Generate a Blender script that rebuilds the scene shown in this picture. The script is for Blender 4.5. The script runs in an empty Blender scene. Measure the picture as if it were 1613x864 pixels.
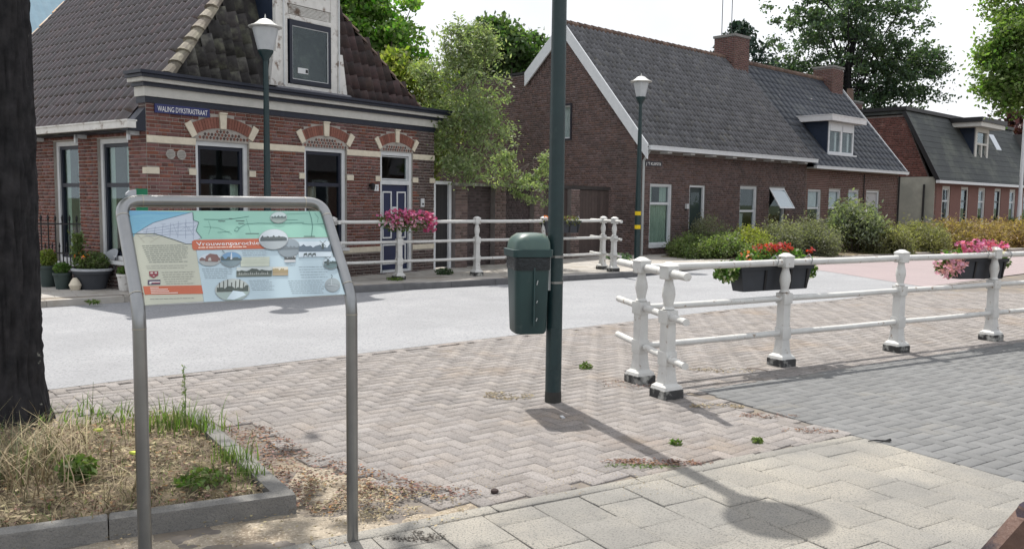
import bpy, bmesh, math, random
import numpy as np
from mathutils import Matrix, Vector
random.seed(7); RNG=np.random.default_rng(7)
S=bpy.context.scene
# ------------------------------------------------------------------ camera
F_PX=1350.; H0=315.; ROLL=0.012; HC=1.65; IW,IH=1613.,864.; CX,CY=IW/2,IH/2
PITCH=math.atan((CY-H0)/F_PX)
cam_d=bpy.data.cameras.new('camera'); cam=bpy.data.objects.new('camera',cam_d); S.collection.objects.link(cam)
cam_d.sensor_width=36.; cam_d.lens=36.*F_PX/IW; cam_d.clip_start=.05; cam_d.clip_end=2000
cam.matrix_world=Matrix.Translation((0,0,HC)) @ Matrix.Rotation(math.pi/2-PITCH,4,'X') @ Matrix.Rotation(ROLL,4,'Z')
S.camera=cam
# ------------------------------------------------------------------ light
SUN_EL=math.radians(60.5); SUN_DIR=Vector((-.38*math.cos(SUN_EL),.925*math.cos(SUN_EL),math.sin(SUN_EL))).normalized()
w=bpy.data.worlds.new('World'); S.world=w; w.use_nodes=True; nt=w.node_tree; nt.nodes.clear()
sky=nt.nodes.new('ShaderNodeTexSky'); sky.sky_type='NISHITA'; sky.sun_disc=False
sky.sun_elevation=SUN_EL; sky.sun_rotation=math.atan2(SUN_DIR.x,SUN_DIR.y)
sky.air_density=1.0; sky.dust_density=6.0; sky.ozone_density=1.0; sky.altitude=0
wtc=nt.nodes.new('ShaderNodeTexCoord'); wn=nt.nodes.new('ShaderNodeTexNoise'); wn.inputs['Scale'].default_value=2.2; wn.inputs['Detail'].default_value=6
wr=nt.nodes.new('ShaderNodeMapRange'); wr.inputs[1].default_value=.3; wr.inputs[2].default_value=.62; wr.inputs[3].default_value=.5; wr.inputs[4].default_value=.85
wm=nt.nodes.new('ShaderNodeMix'); wm.data_type='RGBA'; wm.inputs[7].default_value=(14.6,14.9,15.4,1)
bg=nt.nodes.new('ShaderNodeBackground'); bg.inputs[1].default_value=.085; wo=nt.nodes.new('ShaderNodeOutputWorld')
L=nt.links.new
L(wtc.outputs['Generated'],wn.inputs['Vector']); L(wn.outputs[0],wr.inputs[0]); L(wr.outputs[0],wm.inputs[0]); L(sky.outputs[0],wm.inputs[6]); L(wm.outputs[2],bg.inputs[0]); L(bg.outputs[0],wo.inputs[0])
sd=bpy.data.lights.new('sun','SUN'); sd.energy=5.0; sd.angle=math.radians(.6); sd.color=(1.,.955,.88)
so=bpy.data.objects.new('sun',sd); S.collection.objects.link(so); so.rotation_euler=SUN_DIR.to_track_quat('Z','Y').to_euler(); so.location=(0,0,30)
S.view_settings.view_transform='Standard'; S.view_settings.look='None'; S.view_settings.exposure=.17; S.view_settings.gamma=1.0
# ------------------------------------------------------------------ geometry of sight: ground points
def ray(u,v):
    du,dv=u-CX,v-CY; c,s=math.cos(ROLL),math.sin(ROLL); x=du*c+dv*s; y=-du*s+dv*c
    return (x, F_PX*math.cos(PITCH)-y*math.sin(PITCH), -y*math.cos(PITCH)-F_PX*math.sin(PITCH))
def at(u,v,z=0.):
    r=ray(u,v); t=(z-HC)/r[2]; return (r[0]*t,r[1]*t)
def proj(p):
    X,Y,Z=p[0],p[1],p[2]-HC; d=Y*math.cos(PITCH)-Z*math.sin(PITCH)
    if d<.1: return (-9e9,-9e9,-1)
    y=-(Z*math.cos(PITCH)+Y*math.sin(PITCH)); x=X*F_PX/d; y=y*F_PX/d; c,s=math.cos(ROLL),math.sin(ROLL)
    return (CX+x*c-y*s, CY+x*s+y*c, d)
# ------------------------------------------------------------------ materials
MATS={}
def mat(name,a,b=None,rough=.85,s=8,isl=0.,hue=0.,bump=0.,bs=60,metal=0.,spec=.3,c=None,cs=1.5,camt=(.5,.7),sat=0.,speck=None,det=5,coat=0):
    if name in MATS: return MATS[name]
    m=bpy.data.materials.new(name); m.use_nodes=True; t=m.node_tree; N=t.nodes; K=t.links.new; p=N['Principled BSDF']
    geo=N.new('ShaderNodeNewGeometry'); pos=geo.outputs['Position']
    def noise(sc,dt=5,off=0):
        n=N.new('ShaderNodeTexNoise'); n.inputs['Scale'].default_value=sc; n.inputs['Detail'].default_value=dt; n.inputs['Roughness'].default_value=.6
        if off:
            mp=N.new('ShaderNodeMapping'); mp.inputs['Location'].default_value=(off,off*.7,off*1.3); K(pos,mp.inputs[0]); K(mp.outputs[0],n.inputs['Vector'])
        else: K(pos,n.inputs['Vector'])
        return n.outputs[0]
    def rng(src,a0,a1):
        r=N.new('ShaderNodeMapRange'); r.inputs[1].default_value=a0; r.inputs[2].default_value=a1; K(src,r.inputs[0]); return r.outputs[0]
    def mix(f,x,y):
        q=N.new('ShaderNodeMix'); q.data_type='RGBA'
        if isinstance(f,float): q.inputs[0].default_value=f
        else: K(f,q.inputs[0])
        for i,v in ((6,x),(7,y)):
            if isinstance(v,tuple): q.inputs[i].default_value=(*v,1)
            else: K(v,q.inputs[i])
        return q.outputs[2]
    col=mix(rng(noise(s,det),.3,.7),a,b if b else tuple(x*.85 for x in a))
    if c: col=mix(rng(noise(cs,6,3.1),*camt),col,c)
    if speck: col=mix(rng(noise(speck[0],2,7.7),.52,.66),col,speck[1])
    if isl or hue:
        oi=N.new('ShaderNodeObjectInfo'); ad=N.new('ShaderNodeMath'); ad.operation='ADD'; K(geo.outputs['Random Per Island'],ad.inputs[0]); K(oi.outputs['Random'],ad.inputs[1])
        fr=N.new('ShaderNodeMath'); fr.operation='FRACT'; K(ad.outputs[0],fr.inputs[0])
        hs=N.new('ShaderNodeHueSaturation'); K(col,hs.inputs['Color'])
        r=N.new('ShaderNodeMapRange'); r.inputs[3].default_value=1-isl; r.inputs[4].default_value=1+isl; K(fr.outputs[0],r.inputs[0]); K(r.outputs[0],hs.inputs['Value'])
        m2=N.new('ShaderNodeMath'); m2.operation='MULTIPLY'; m2.inputs[1].default_value=7.31; K(fr.outputs[0],m2.inputs[0]); f2=N.new('ShaderNodeMath'); f2.operation='FRACT'; K(m2.outputs[0],f2.inputs[0])
        r2=N.new('ShaderNodeMapRange'); r2.inputs[3].default_value=.5-hue; r2.inputs[4].default_value=.5+hue; K(f2.outputs[0],r2.inputs[0]); K(r2.outputs[0],hs.inputs['Hue'])
        if sat:
            r3=N.new('ShaderNodeMapRange'); r3.inputs[3].default_value=1-sat; r3.inputs[4].default_value=1+sat*.4; K(f2.outputs[0],r3.inputs[0]); K(r3.outputs[0],hs.inputs['Saturation'])
        col=hs.outputs[0]
    K(col,p.inputs['Base Color']); p.inputs['Roughness'].default_value=rough; p.inputs['Metallic'].default_value=metal
    p.inputs['Specular IOR Level'].default_value=spec; p.inputs['Coat Weight'].default_value=coat; p.inputs['Coat Roughness'].default_value=.22 if coat<.9 else .03
    if bump:
        bn=N.new('ShaderNodeBump'); bn.inputs['Strength'].default_value=bump; bn.inputs['Distance'].default_value=.01; K(noise(bs,4,1.7),bn.inputs['Height']); K(bn.outputs[0],p.inputs['Normal'])
    MATS[name]=m; return m
def leafmat(name,a,b,isl=.35,hue=.02,tr=.45,rough=.5):
    m=mat(name,a,b,rough=rough,s=1.2,isl=isl,hue=hue,spec=.25,sat=.25); t=m.node_tree; p=t.nodes['Principled BSDF']; out=[n for n in t.nodes if n.type=='OUTPUT_MATERIAL'][0]
    tl=t.nodes.new('ShaderNodeBsdfTranslucent'); mx=t.nodes.new('ShaderNodeMixShader'); mx.inputs[0].default_value=tr
    src=p.inputs['Base Color'].links[0].from_socket
    g=t.nodes.new('ShaderNodeMix'); g.data_type='RGBA'; g.blend_type='MULTIPLY'; g.inputs[0].default_value=1; g.inputs[7].default_value=(1.5,1.7,.7,1); t.links.new(src,g.inputs[6]); t.links.new(g.outputs[2],tl.inputs[0])
    t.links.new(p.outputs[0],mx.inputs[1]); t.links.new(tl.outputs[0],mx.inputs[2]); t.links.new(mx.outputs[0],out.inputs[0]); return m
def glassmat(name,tint=(.75,.8,.8),ior=1.35,rough=.02):
    m=bpy.data.materials.new(name); m.use_nodes=True; t=m.node_tree; t.nodes.clear(); o=t.nodes.new('ShaderNodeOutputMaterial')
    tr=t.nodes.new('ShaderNodeBsdfTransparent'); tr.inputs[0].default_value=(*tint,1); gl=t.nodes.new('ShaderNodeBsdfGlossy'); gl.inputs['Roughness'].default_value=rough
    gl.inputs[0].default_value=(.8,.9,.95,1)
    fr=t.nodes.new('ShaderNodeFresnel'); ge=t.nodes.new('ShaderNodeNewGeometry'); mr=t.nodes.new('ShaderNodeMapRange'); mr.inputs[3].default_value=ior; mr.inputs[4].default_value=1/ior; t.links.new(ge.outputs['Backfacing'],mr.inputs[0]); t.links.new(mr.outputs[0],fr.inputs[0]); mx=t.nodes.new('ShaderNodeMixShader')
    t.links.new(fr.outputs[0],mx.inputs[0]); t.links.new(tr.outputs[0],mx.inputs[1]); t.links.new(gl.outputs[0],mx.inputs[2]); t.links.new(mx.outputs[0],o.inputs[0]); MATS[name]=m; return m
GLASS=glassmat('window_glass',tint=(.84,.88,.88),ior=1.42)
M_mortar=mat('mortar',(.36,.33,.30),(.27,.25,.23),bump=.5,bs=90)
M_mortar2=mat('mortar_dark',(.2,.18,.175),(.15,.13,.125),bump=.5,bs=90)
M_brick=mat('red_brick',(.18,.066,.052),(.12,.05,.044),isl=.33,hue=.012,sat=.3,s=30,bump=.5,bs=120,rough=.8)
M_brickd=mat('dark_plinth_brick',(.105,.062,.055),(.07,.05,.05),isl=.3,hue=.015,sat=.3,s=30,bump=.5,bs=120,rough=.8)
M_brickB=mat('plum_brick',(.145,.088,.08),(.108,.072,.068),isl=.28,hue=.012,sat=.3,s=20,bump=.4,bs=100,rough=.85,c=(.075,.055,.052),cs=.7)
M_brickarch=mat('orange_arch_brick',(.23,.095,.07),(.16,.07,.055),isl=.22,s=30,bump=.4,bs=100)
M_brickB2=mat('orange_red_brick',(.15,.078,.066),(.11,.062,.055),isl=.22,s=20,hue=.01)
M_white=mat('white_paint',(.62,.63,.64),(.52,.54,.56),rough=.55,s=6)
M_cream=mat('cream_stone',(.64,.58,.47),(.52,.47,.38),rough=.8,s=10,bump=.2)
M_navy=mat('navy_paint',(.012,.016,.032),(.008,.011,.022),rough=.45,spec=.4)
M_bluedoor=mat('blue_door_paint',(.007,.016,.065),(.006,.013,.05),rough=.35,spec=.5)
M_oldwhite=mat('weathered_white_wood',(.66,.65,.63),(.56,.55,.53),rough=.8,s=9,c=(.2,.15,.12),cs=5,camt=(.56,.66),bump=.5,bs=40)
M_dark=mat('dark_interior',(.03,.03,.032),rough=.9)
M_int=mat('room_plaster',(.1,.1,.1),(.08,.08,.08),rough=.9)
M_tileR=mat('glazed_red_brown_pantile',(.036,.015,.018),(.02,.010,.013),rough=.27,spec=.9,isl=.4,hue=.015,s=12,c=(.055,.024,.02),cs=3,camt=(.55,.75),bump=.12,bs=30)
M_tileK=mat('mossy_black_pantile',(.055,.05,.05),(.03,.028,.03),rough=.65,isl=.5,hue=.03,sat=.5,s=10,c=(.13,.13,.10),cs=4,camt=(.5,.68),bump=.5,bs=60)
M_tileB=mat('grey_concrete_pantile',(.10,.10,.108),(.06,.06,.067),rough=.42,spec=.5,isl=.3,s=12,c=(.12,.115,.10),cs=3,camt=(.55,.75),bump=.3,bs=60)
M_slate=mat('smooth_dark_slate',(.043,.05,.065),(.034,.04,.053),rough=.55,isl=.05,s=8,c=(.075,.082,.09),cs=1.3,bump=.3,bs=50)
M_ridge=mat('lichen_ridge_tile',(.2,.175,.135),(.16,.14,.12),rough=.8,isl=.4,hue=.02,s=9,c=(.36,.33,.26),cs=6,bump=.6,bs=50)
M_ridgeB=mat('worn_orange_ridge_tile',(.16,.1,.075),(.09,.07,.06),rough=.8,isl=.35,s=9)
M_render=mat('grey_render',(.33,.33,.29),(.26,.27,.24),s=1.4,c=(.4,.4,.35),cs=1.1,bump=.3,bs=30)
M_greenpole=mat('dark_green_pole_paint',(.012,.034,.038),(.008,.024,.028),rough=.42,spec=.45,s=5,c=(.03,.05,.05),cs=9,camt=(.58,.8),bump=.25,bs=40)
M_glassw=mat('frosted_lamp_glass',(.46,.48,.5),(.4,.42,.45),rough=.35,spec=.5)
M_lampcap=mat('pale_lamp_cap',(.62,.62,.6),(.5,.5,.48),rough=.35,spec=.6)
M_steel=mat('brushed_steel',(.30,.305,.31),(.23,.235,.24),rough=.3,metal=.95,s=5,bump=.05,bs=200)
M_iron=mat('black_iron',(.02,.02,.022),rough=.5)
M_railw=mat('chipped_white_rail_paint',(.60,.60,.585),(.5,.5,.49),rough=.5,s=7,c=(.3,.25,.21),cs=12,camt=(.62,.68),bump=.35,bs=50)
M_block=mat('worn_black_base',(.06,.06,.062),(.035,.035,.035),rough=.8,s=12,c=(.4,.4,.38),cs=9,camt=(.5,.66),bump=.5)
M_trough=mat('charcoal_plastic_trough',(.045,.05,.06),(.038,.042,.05),rough=.6,s=10)
M_bin=mat('dark_green_bin_plastic',(.018,.05,.052),(.014,.038,.042),rough=.42,spec=.45,s=4,c=(.04,.07,.07),cs=9,camt=(.6,.75))
M_binlid=mat('pale_green_bin_lid',(.06,.11,.095),(.045,.085,.08),rough=.45,spec=.5,s=6,c=(.14,.17,.13),cs=9,camt=(.55,.7))  # lid plastic paler than the bin body
M_bag=mat('black_bin_bag',(.02,.025,.03),rough=.25,bump=1.,bs=30)
M_asph=mat('pale_asphalt',(.32,.325,.34),(.265,.27,.285),rough=.85,s=1.1,speck=(48,(.19,.195,.21)),c=(.245,.25,.262),cs=.45,camt=(.45,.75),bump=.6,bs=220)
M_pink=mat('pink_asphalt',(.32,.265,.27),(.28,.238,.243),rough=.85,s=1.1,speck=(160,(.26,.2,.21)),bump=.5,bs=200)
M_clink=mat('pinkish_clinker',(.29,.267,.254),(.235,.216,.206),rough=.92,s=3.5,isl=.14,hue=.008,sat=.25,speck=(80,(.16,.142,.135)),c=(.27,.22,.18),cs=.9,camt=(.56,.72),bump=1.,bs=110)
M_grey=mat('grey_concrete_paver',(.175,.178,.18),(.143,.146,.148),rough=.85,s=3,isl=.08,speck=(110,(.13,.13,.135)),c=(.2,.19,.17),cs=1.2,camt=(.58,.72),bump=.5,bs=180)
M_slab=mat('weathered_concrete_slab',(.275,.265,.245),(.208,.202,.19),rough=.92,s=2.2,isl=.05,speck=(95,(.16,.158,.15)),c=(.335,.312,.272),cs=1.1,camt=(.45,.66),bump=1.,bs=100,det=8)
M_kerb=mat('grey_kerb_stone',(.23,.222,.21),(.165,.162,.155),rough=.9,s=6,isl=.12,speck=(120,(.14,.14,.14)),bump=.8,bs=90)
M_kerbl=mat('dark_kerb_stone',(.15,.15,.155),(.11,.11,.115),rough=.9,s=6,isl=.12,bump=.5,bs=90)
M_side=mat('pale_pavement_tile',(.40,.38,.35),(.33,.31,.29),rough=.9,s=3,isl=.1,c=(.28,.25,.21),cs=1.5,camt=(.5,.7),bump=.4,bs=80)
M_sand=mat('sandy_earth',(.38,.33,.26),(.27,.23,.18),rough=.95,s=9,c=(.18,.14,.10),cs=3,speck=(60,(.46,.4,.32)),bump=1.,bs=60)
M_joint=mat('joint_sand',(.19,.17,.152),(.13,.115,.105),rough=.95,s=14,c=(.24,.2,.15),cs=2)
M_ground=mat('far_ground',(.12,.13,.07),(.09,.1,.05),s=.3)
M_soil=mat('dry_bed_soil',(.15,.12,.085),(.09,.07,.05),rough=.95,s=14,c=(.30,.25,.14),cs=8,bump=1.,bs=50)
M_bark=mat('dark_rough_bark',(.042,.04,.043),(.018,.018,.02),rough=.95,spec=.1,s=9,bump=1.,bs=14,c=(.2,.2,.18),cs=6,camt=(.68,.71))
M_bark2=mat('grey_brown_bark',(.12,.1,.08),(.07,.06,.05),rough=.9,s=12,bump=.6,bs=30)
M_straw=mat('dry_straw',(.34,.28,.18),(.2,.16,.09),rough=.8,isl=.4,hue=.02,s=6)
M_litter=mat('dead_leaf_litter',(.22,.10,.055),(.12,.065,.045),rough=.8,isl=.5,hue=.03,sat=.4,s=9)
M_grass=leafmat('grass_blade',(.09,.15,.035),(.13,.18,.05),isl=.4,hue=.03,tr=.35)
# ------------------------------------------------------------------ objects
COL=S.collection
def tag(o,label=None,cat=None,group=None,kind=None):
    if label: o['label']=label
    if cat: o['category']=cat
    if group: o['group']=group
    if kind: o['kind']=kind
    return o
def thing(name,label,cat,loc=(0,0,0),rz=0.,group=None):
    o=bpy.data.objects.new(name,None); COL.objects.link(o); o.location=loc; o.rotation_euler=(0,0,rz); o.empty_display_size=.2
    return tag(o,label,cat,group)
def link(name,me,parent=None,M=None):
    o=bpy.data.objects.new(name,me); COL.objects.link(o)
    if parent: o.parent=parent
    if M is not None: o.matrix_local=M
    return o
class MB:
    def __init__(s,T=None): s.v=[]; s.f=[]; s.m=[]; s.T=T
    def add(s,vs,fs,mi=0):
        k=len(s.v)
        for p in vs: s.v.append(tuple(s.T(*p)) if s.T else tuple(p))
        for f in fs: s.f.append([i+k for i in f]); s.m.append(mi)
        return s
    def box(s,x0,x1,y0,y1,z0,z1,mi=0):
        return s.add([(x0,y0,z0),(x1,y0,z0),(x1,y1,z0),(x0,y1,z0),(x0,y0,z1),(x1,y0,z1),(x1,y1,z1),(x0,y1,z1)],[(0,3,2,1),(4,5,6,7),(0,1,5,4),(1,2,6,5),(2,3,7,6),(3,0,4,7)],mi)
    def chbox(s,x0,x1,y0,y1,z0,z1,c=.004,mi=0):   # box with a chamfered top rim
        vs=[(x0,y0,z0),(x1,y0,z0),(x1,y1,z0),(x0,y1,z0),(x0,y0,z1-c),(x1,y0,z1-c),(x1,y1,z1-c),(x0,y1,z1-c),(x0+c,y0+c,z1),(x1-c,y0+c,z1),(x1-c,y1-c,z1),(x0+c,y1-c,z1)]
        return s.add(vs,[(0,3,2,1),(8,9,10,11)]+[(i,(i+1)%4,4+(i+1)%4,4+i) for i in range(4)]+[(4+i,4+(i+1)%4,8+(i+1)%4,8+i) for i in range(4)],mi)
    def frus(s,c,z0,z1,a0,b0,a1,b1,mi=0):         # square frustum
        x,y=c; vs=[(x-a0,y-b0,z0),(x+a0,y-b0,z0),(x+a0,y+b0,z0),(x-a0,y+b0,z0),(x-a1,y-b1,z1),(x+a1,y-b1,z1),(x+a1,y+b1,z1),(x-a1,y+b1,z1)]
        return s.add(vs,[(0,3,2,1),(4,5,6,7)]+[(i,(i+1)%4,4+(i+1)%4,4+i) for i in range(4)],mi)
    def prism(s,poly,f0,f1,mi=0):                 # poly 2D, f0/f1 map (a,b)->3D
        n=len(poly); vs=[f0(*p) for p in poly]+[f1(*p) for p in poly]
        return s.add(vs,[tuple(range(n))[::-1],tuple(range(n,2*n))]+[(i,(i+1)%n,n+(i+1)%n,n+i) for i in range(n)],mi)
    def lathe(s,prof,n=16,c=(0,0),mi=0,ph=0.,cap=True):
        k=len(prof); vs=[(c[0]+r*math.cos(2*math.pi*j/n+ph),c[1]+r*math.sin(2*math.pi*j/n+ph),z) for r,z in prof for j in range(n)]
        fs=[(i*n+j,i*n+(j+1)%n,(i+1)*n+(j+1)%n,(i+1)*n+j) for i in range(k-1) for j in range(n)]
        if cap: fs+= [tuple(range(n))[::-1],tuple((k-1)*n+j for j in range(n))]
        return s.add(vs,fs,mi)
    def tube(s,pts,rad,n=8,mi=0,cap=True):
        pts=[Vector(p) for p in pts]; k=len(pts)
        if not isinstance(rad,(list,tuple)): rad=[rad]*k
        vs=[]; up=None
        for i,p in enumerate(pts):
            d=(pts[min(i+1,k-1)]-pts[max(i-1,0)]).normalized()
            if up is None: up=d.orthogonal().normalized()
            up=(up-d*up.dot(d)).normalized(); sd_=d.cross(up)
            for j in range(n):
                a=2*math.pi*j/n; vs.append(tuple(p+(up*math.cos(a)+sd_*math.sin(a))*rad[i]))
        fs=[(i*n+j,i*n+(j+1)%n,(i+1)*n+(j+1)%n,(i+1)*n+j) for i in range(k-1) for j in range(n)]
        if cap: fs+=[tuple(range(n))[::-1],tuple((k-1)*n+j for j in range(n))]
        return s.add(vs,fs,mi)
    def mesh(s,name,mats,smooth=False,recalc=True):
        me=bpy.data.meshes.new(name); me.from_pydata(s.v,[],s.f)
        for m in (mats if isinstance(mats,(list,tuple)) else [mats]): me.materials.append(m)
        me.polygons.foreach_set('material_index',s.m)
        if recalc:
            bm=bmesh.new(); bm.from_mesh(me); bmesh.ops.recalc_face_normals(bm,faces=bm.faces); bm.to_mesh(me); bm.free()
        if smooth:
            me.polygons.foreach_set('use_smooth',[True]*len(me.polygons)); me.set_sharp_from_angle(angle=math.radians(38))
        return me
    def build(s,name,mats,parent=None,smooth=False,recalc=True,kind=None,label=None):
        o=link(name,s.mesh(name,mats,smooth,recalc),parent); return tag(o,label,kind=kind)
def npmesh(name,V,Fc,mats,mi=None,smooth=False):
    me=bpy.data.meshes.new(name); V=np.asarray(V,dtype=np.float32); Fc=np.asarray(Fc,dtype=np.int32); n,k=Fc.shape
    me.vertices.add(len(V)); me.vertices.foreach_set('co',V.ravel()); me.loops.add(n*k); me.loops.foreach_set('vertex_index',Fc.ravel())
    me.polygons.add(n); me.polygons.foreach_set('loop_start',np.arange(0,n*k,k,dtype=np.int32)); me.polygons.foreach_set('loop_total',np.full(n,k,dtype=np.int32))
    for m in (mats if isinstance(mats,(list,tuple)) else [mats]): me.materials.append(m)
    if mi is not None: me.polygons.foreach_set('material_index',np.asarray(mi,dtype=np.int32))
    if smooth: me.polygons.foreach_set('use_smooth',np.ones(n,dtype=bool))
    me.update(calc_edges=True); me.validate(); return me
# alike pieces: the nearest become parts of their own, the rest one joined part
def pieces(recs,tv,tf,mats,name,rest,top=None,limit=300,fmat=None):
    # recs: list of (parent_obj, 4x4 np in parent's local frame, mat index); tv,tf quads template
    if not recs: return
    W=np.array(top.matrix_basis) if top is not None else np.eye(4)
    def score(r):
        c=W@np.append(r[1][:3,3],1); u,v,d=proj(c)
        if d<0 or not(-20<u<IW+20 and -20<v<IH+20): return 1e6+abs(d)
        return d
    order=sorted(range(len(recs)),key=lambda i:score(recs[i])); pick=set(order[:limit])
    tv=np.array(tv,dtype=float); tf=np.array(tf); base={}
    for m_i in set(r[2] for r in recs):
        me=npmesh(name,tv,tf,mats[m_i]); base[m_i]=me
    for i in sorted(pick):
        p,M_,mi=recs[i]; link(name,base[mi],p,Matrix(M_.tolist()))
    byp={}
    for i,r in enumerate(recs):
        if i not in pick: byp.setdefault(id(r[0]),(r[0],[]))[1].append(r)
    tvh=np.c_[tv,np.ones(len(tv))]
    for p,rs in byp.values():
        A=np.stack([r[1] for r in rs]); V=np.einsum('nij,kj->nki',A,tvh)[:,:,:3].reshape(-1,3)
        Fs=(tf[None]+(np.arange(len(rs))*len(tv))[:,None,None]).reshape(-1,tf.shape[1]); mi=np.repeat([r[2] for r in rs],len(tf))
        o=link(rest,npmesh(rest,V,Fs,mats,mi),p); tag(o,kind='stuff')
BRK_V=[(-.5,0,-.5),(.5,0,-.5),(.5,0,.5),(-.5,0,.5),(-.5,1,-.5),(.5,1,-.5),(.5,1,.5),(-.5,1,.5)]
BRK_F=[(4,5,6,7),(0,1,5,4),(1,2,6,5),(2,3,7,6),(3,0,4,7)]
def m4(o,x,y,z):
    A=np.eye(4); A[:3,0]=x; A[:3,1]=y; A[:3,2]=z; A[:3,3]=o; return A
def brick_recs(parent,P,ux,nr,zlo,zhi,spans,matf,course=.0625,bl=.212,out=.008):
    """P(x,z)->3D local point on the wall face; ux along, nr outward"""
    recs=[]; k=0; z=zlo; ux=np.array(ux,float); nr=np.array(nr,float)
    while z+course*.6<=zhi:
        zc=z+course/2
        for (a,b) in spans(zc):
            L0=bl if k%2==0 else bl/2; x=a-(0 if k%2==0 else .053)
            j=0
            while x<b-.012:
                ln=L0 if random.random()>.12 else (bl*1.5-L0)
                x1=min(x+ln,b); x0=max(x,a)
                if x1-x0>.02:
                    w_=(x1-x0)-.011; c=P((x0+x1)/2,zc)
                    dp=out*random.uniform(.5,1.25)
                    # outward column y, x along, z up ; make right-handed order irrelevant (closed faces not needed)
                    recs.append((parent,m4(c,ux*w_,nr*dp,np.array([0,0,course-.012])),matf((x0+x1)/2,zc)))
                x+=ln; j+=1
        z+=course; k+=1
    return recs
def cut(a,b,holes):
    r=[(a,b)]
    for h0,h1 in holes:
        n=[]
        for x0,x1 in r:
            if h1<=x0 or h0>=x1: n.append((x0,x1)); continue
            if h0>x0: n.append((x0,h0))
            if h1<x1: n.append((h1,x1))
        r=n
    return r
def wallpanel(mb,x0,x1,z0,z1,holes,y0=0.,y1=.2):
    """wall of boxes round rectangular holes; y0 outer face"""
    xs=sorted({x0,x1,*[h[0] for h in holes],*[h[1] for h in holes]}); 
    for a,b in zip(xs,xs[1:]):
        zs=cut(z0,z1,[(h[2],h[3]) for h in holes if h[0]<=a+1e-6 and h[1]>=b-1e-6])
        for c,d in zs: mb.box(a,b,y0,y1,c,d)
PAN_X=[(0,.0),(.035,-.004),(.07,.010),(.115,.05),(.15,.08),(.176,.086),(.194,.064),(.205,.015),(.214,.0)]
def pantile(wd,ln,amp=1.,mir=False):
    s=wd/.2; v=[];f=[]; PX=[(.214-x,h) for x,h in PAN_X][::-1] if mir else PAN_X; n=len(PX)
    for (x,h) in PX: v.append((x*s,-.02,h*amp+.011))
    for (x,h) in PX: v.append((x*s,ln+.03,h*amp+.002))
    for (x,h) in PX: v.append((x*s,-.02,h*amp+.0))
    for i in range(n-1): f.append((i,i+1,n+i+1,n+i)); f.append((2*n+i,2*n+i+1,i+1,i))
    return v,f
def flattile(wd,ln,t=.014):
    g=.0008; return [(g,0,t+.006),(wd-g,0,t+.006),(wd-g,ln+.02,t*.3),(g,ln+.02,t*.3),(g,0,0),(wd-g,0,0),(wd-g,ln+.02,0),(g,ln+.02,0)],[(0,1,2,3),(4,5,1,0),(5,6,2,1),(7,4,0,3)]
def tile_recs(parent,O,ux,us,nr,wd,ln,na,ns,inside,mi=0,jit=.004,mif=None,tw=1.):
    O,ux,us,nr=[np.array(q,float) for q in (O,ux,us,nr)]; recs=[]
    for j in range(ns):
        for i in range(na):
            a=i*wd; s_=j*ln
            if not inside(a+wd/2,s_+ln/2): continue
            da=random.uniform(-jit,jit); ds=random.uniform(-jit,jit)*1.5; t=random.uniform(-.012,.012)*tw
            x=ux+us*t; y=us-ux*t+nr*random.uniform(-.01,.01)*tw
            recs.append((parent,m4(O+ux*(a+da)+us*(s_+ds)+nr*random.uniform(0,.004),x,y,nr),mif(a,s_) if mif else mi))
    return recs
def window(house,T,x0,x1,z0,z1,fmat,smat=None,fw=.07,sw=.045,bars=(),vbars=(),y=.1,proud=.0,sill=None,curtain=None,pane=True,back=True,fbot=True,cmat=None):
    """T(a,b,z) with b inward.  window > sash, pane, sill, curtain"""
    f=MB(T); yf0,yf1=y-.05-proud,y+.06
    f.box(x0,x0+fw,yf0,yf1,z0,z1); f.box(x1-fw,x1,yf0,yf1,z0,z1); f.box(x0+fw,x1-fw,yf0,yf1,z1-fw,z1)
    if fbot: f.box(x0+fw,x1-fw,yf0,yf1,z0,z0+fw)
    o=f.build('window',fmat,house)
    a0,a1,c0,c1=x0+fw,x1-fw,z0+(fw if fbot else 0),z1-fw
    if smat:
        g=MB(T); g.box(a0,a0+sw,y-.02,y+.04,c0,c1); g.box(a1-sw,a1,y-.02,y+.04,c0,c1); g.box(a0+sw,a1-sw,y-.02,y+.04,c1-sw,c1); g.box(a0+sw,a1-sw,y-.02,y+.04,c0,c0+sw)
        for b_ in bars: g.box(a0+sw,a1-sw,y-.022,y+.038,b_-.035,b_+.035)
        for b_ in vbars: g.box(b_-.02,b_+.02,y-.021,y+.037,c0+sw,c1-sw)
        g.build('sash',smat,o)
    if pane:
        p=MB(T); p.box(a0+.01,a1-.01,y+.01,y+.016,c0+.01,c1-.01); p.build('pane',GLASS,o)
    if sill:
        s_=MB(T); s_.box(x0-.03,x1+.03,-.05,y+.05,z0-.06,z0-.002); s_.build('sill',sill,o)
    if curtain:
        m=MB(T); 
        for (ca,cb,cz0,cz1) in curtain:
            n=max(4,int((cb-ca)/.035)); pts=[(ca+(cb-ca)*i/n, y+.055+.02*math.sin(i*2.1)) for i in range(n+1)]
            for (p0,q0),(p1,q1) in zip(pts,pts[1:]): m.add([(p0,q0,cz0),(p1,q1,cz0),(p1,q1,cz1),(p0,q0,cz1)],[(0,1,2,3)])
        m.build('curtain',cmat or MATS['net_curtain'],o,recalc=False)
    return o
mat('net_curtain',(.42,.5,.42),(.33,.4,.34),rough=.9,s=5)
mat('white_curtain',(.7,.7,.7),(.55,.56,.57),rough=.9,s=5)
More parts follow.
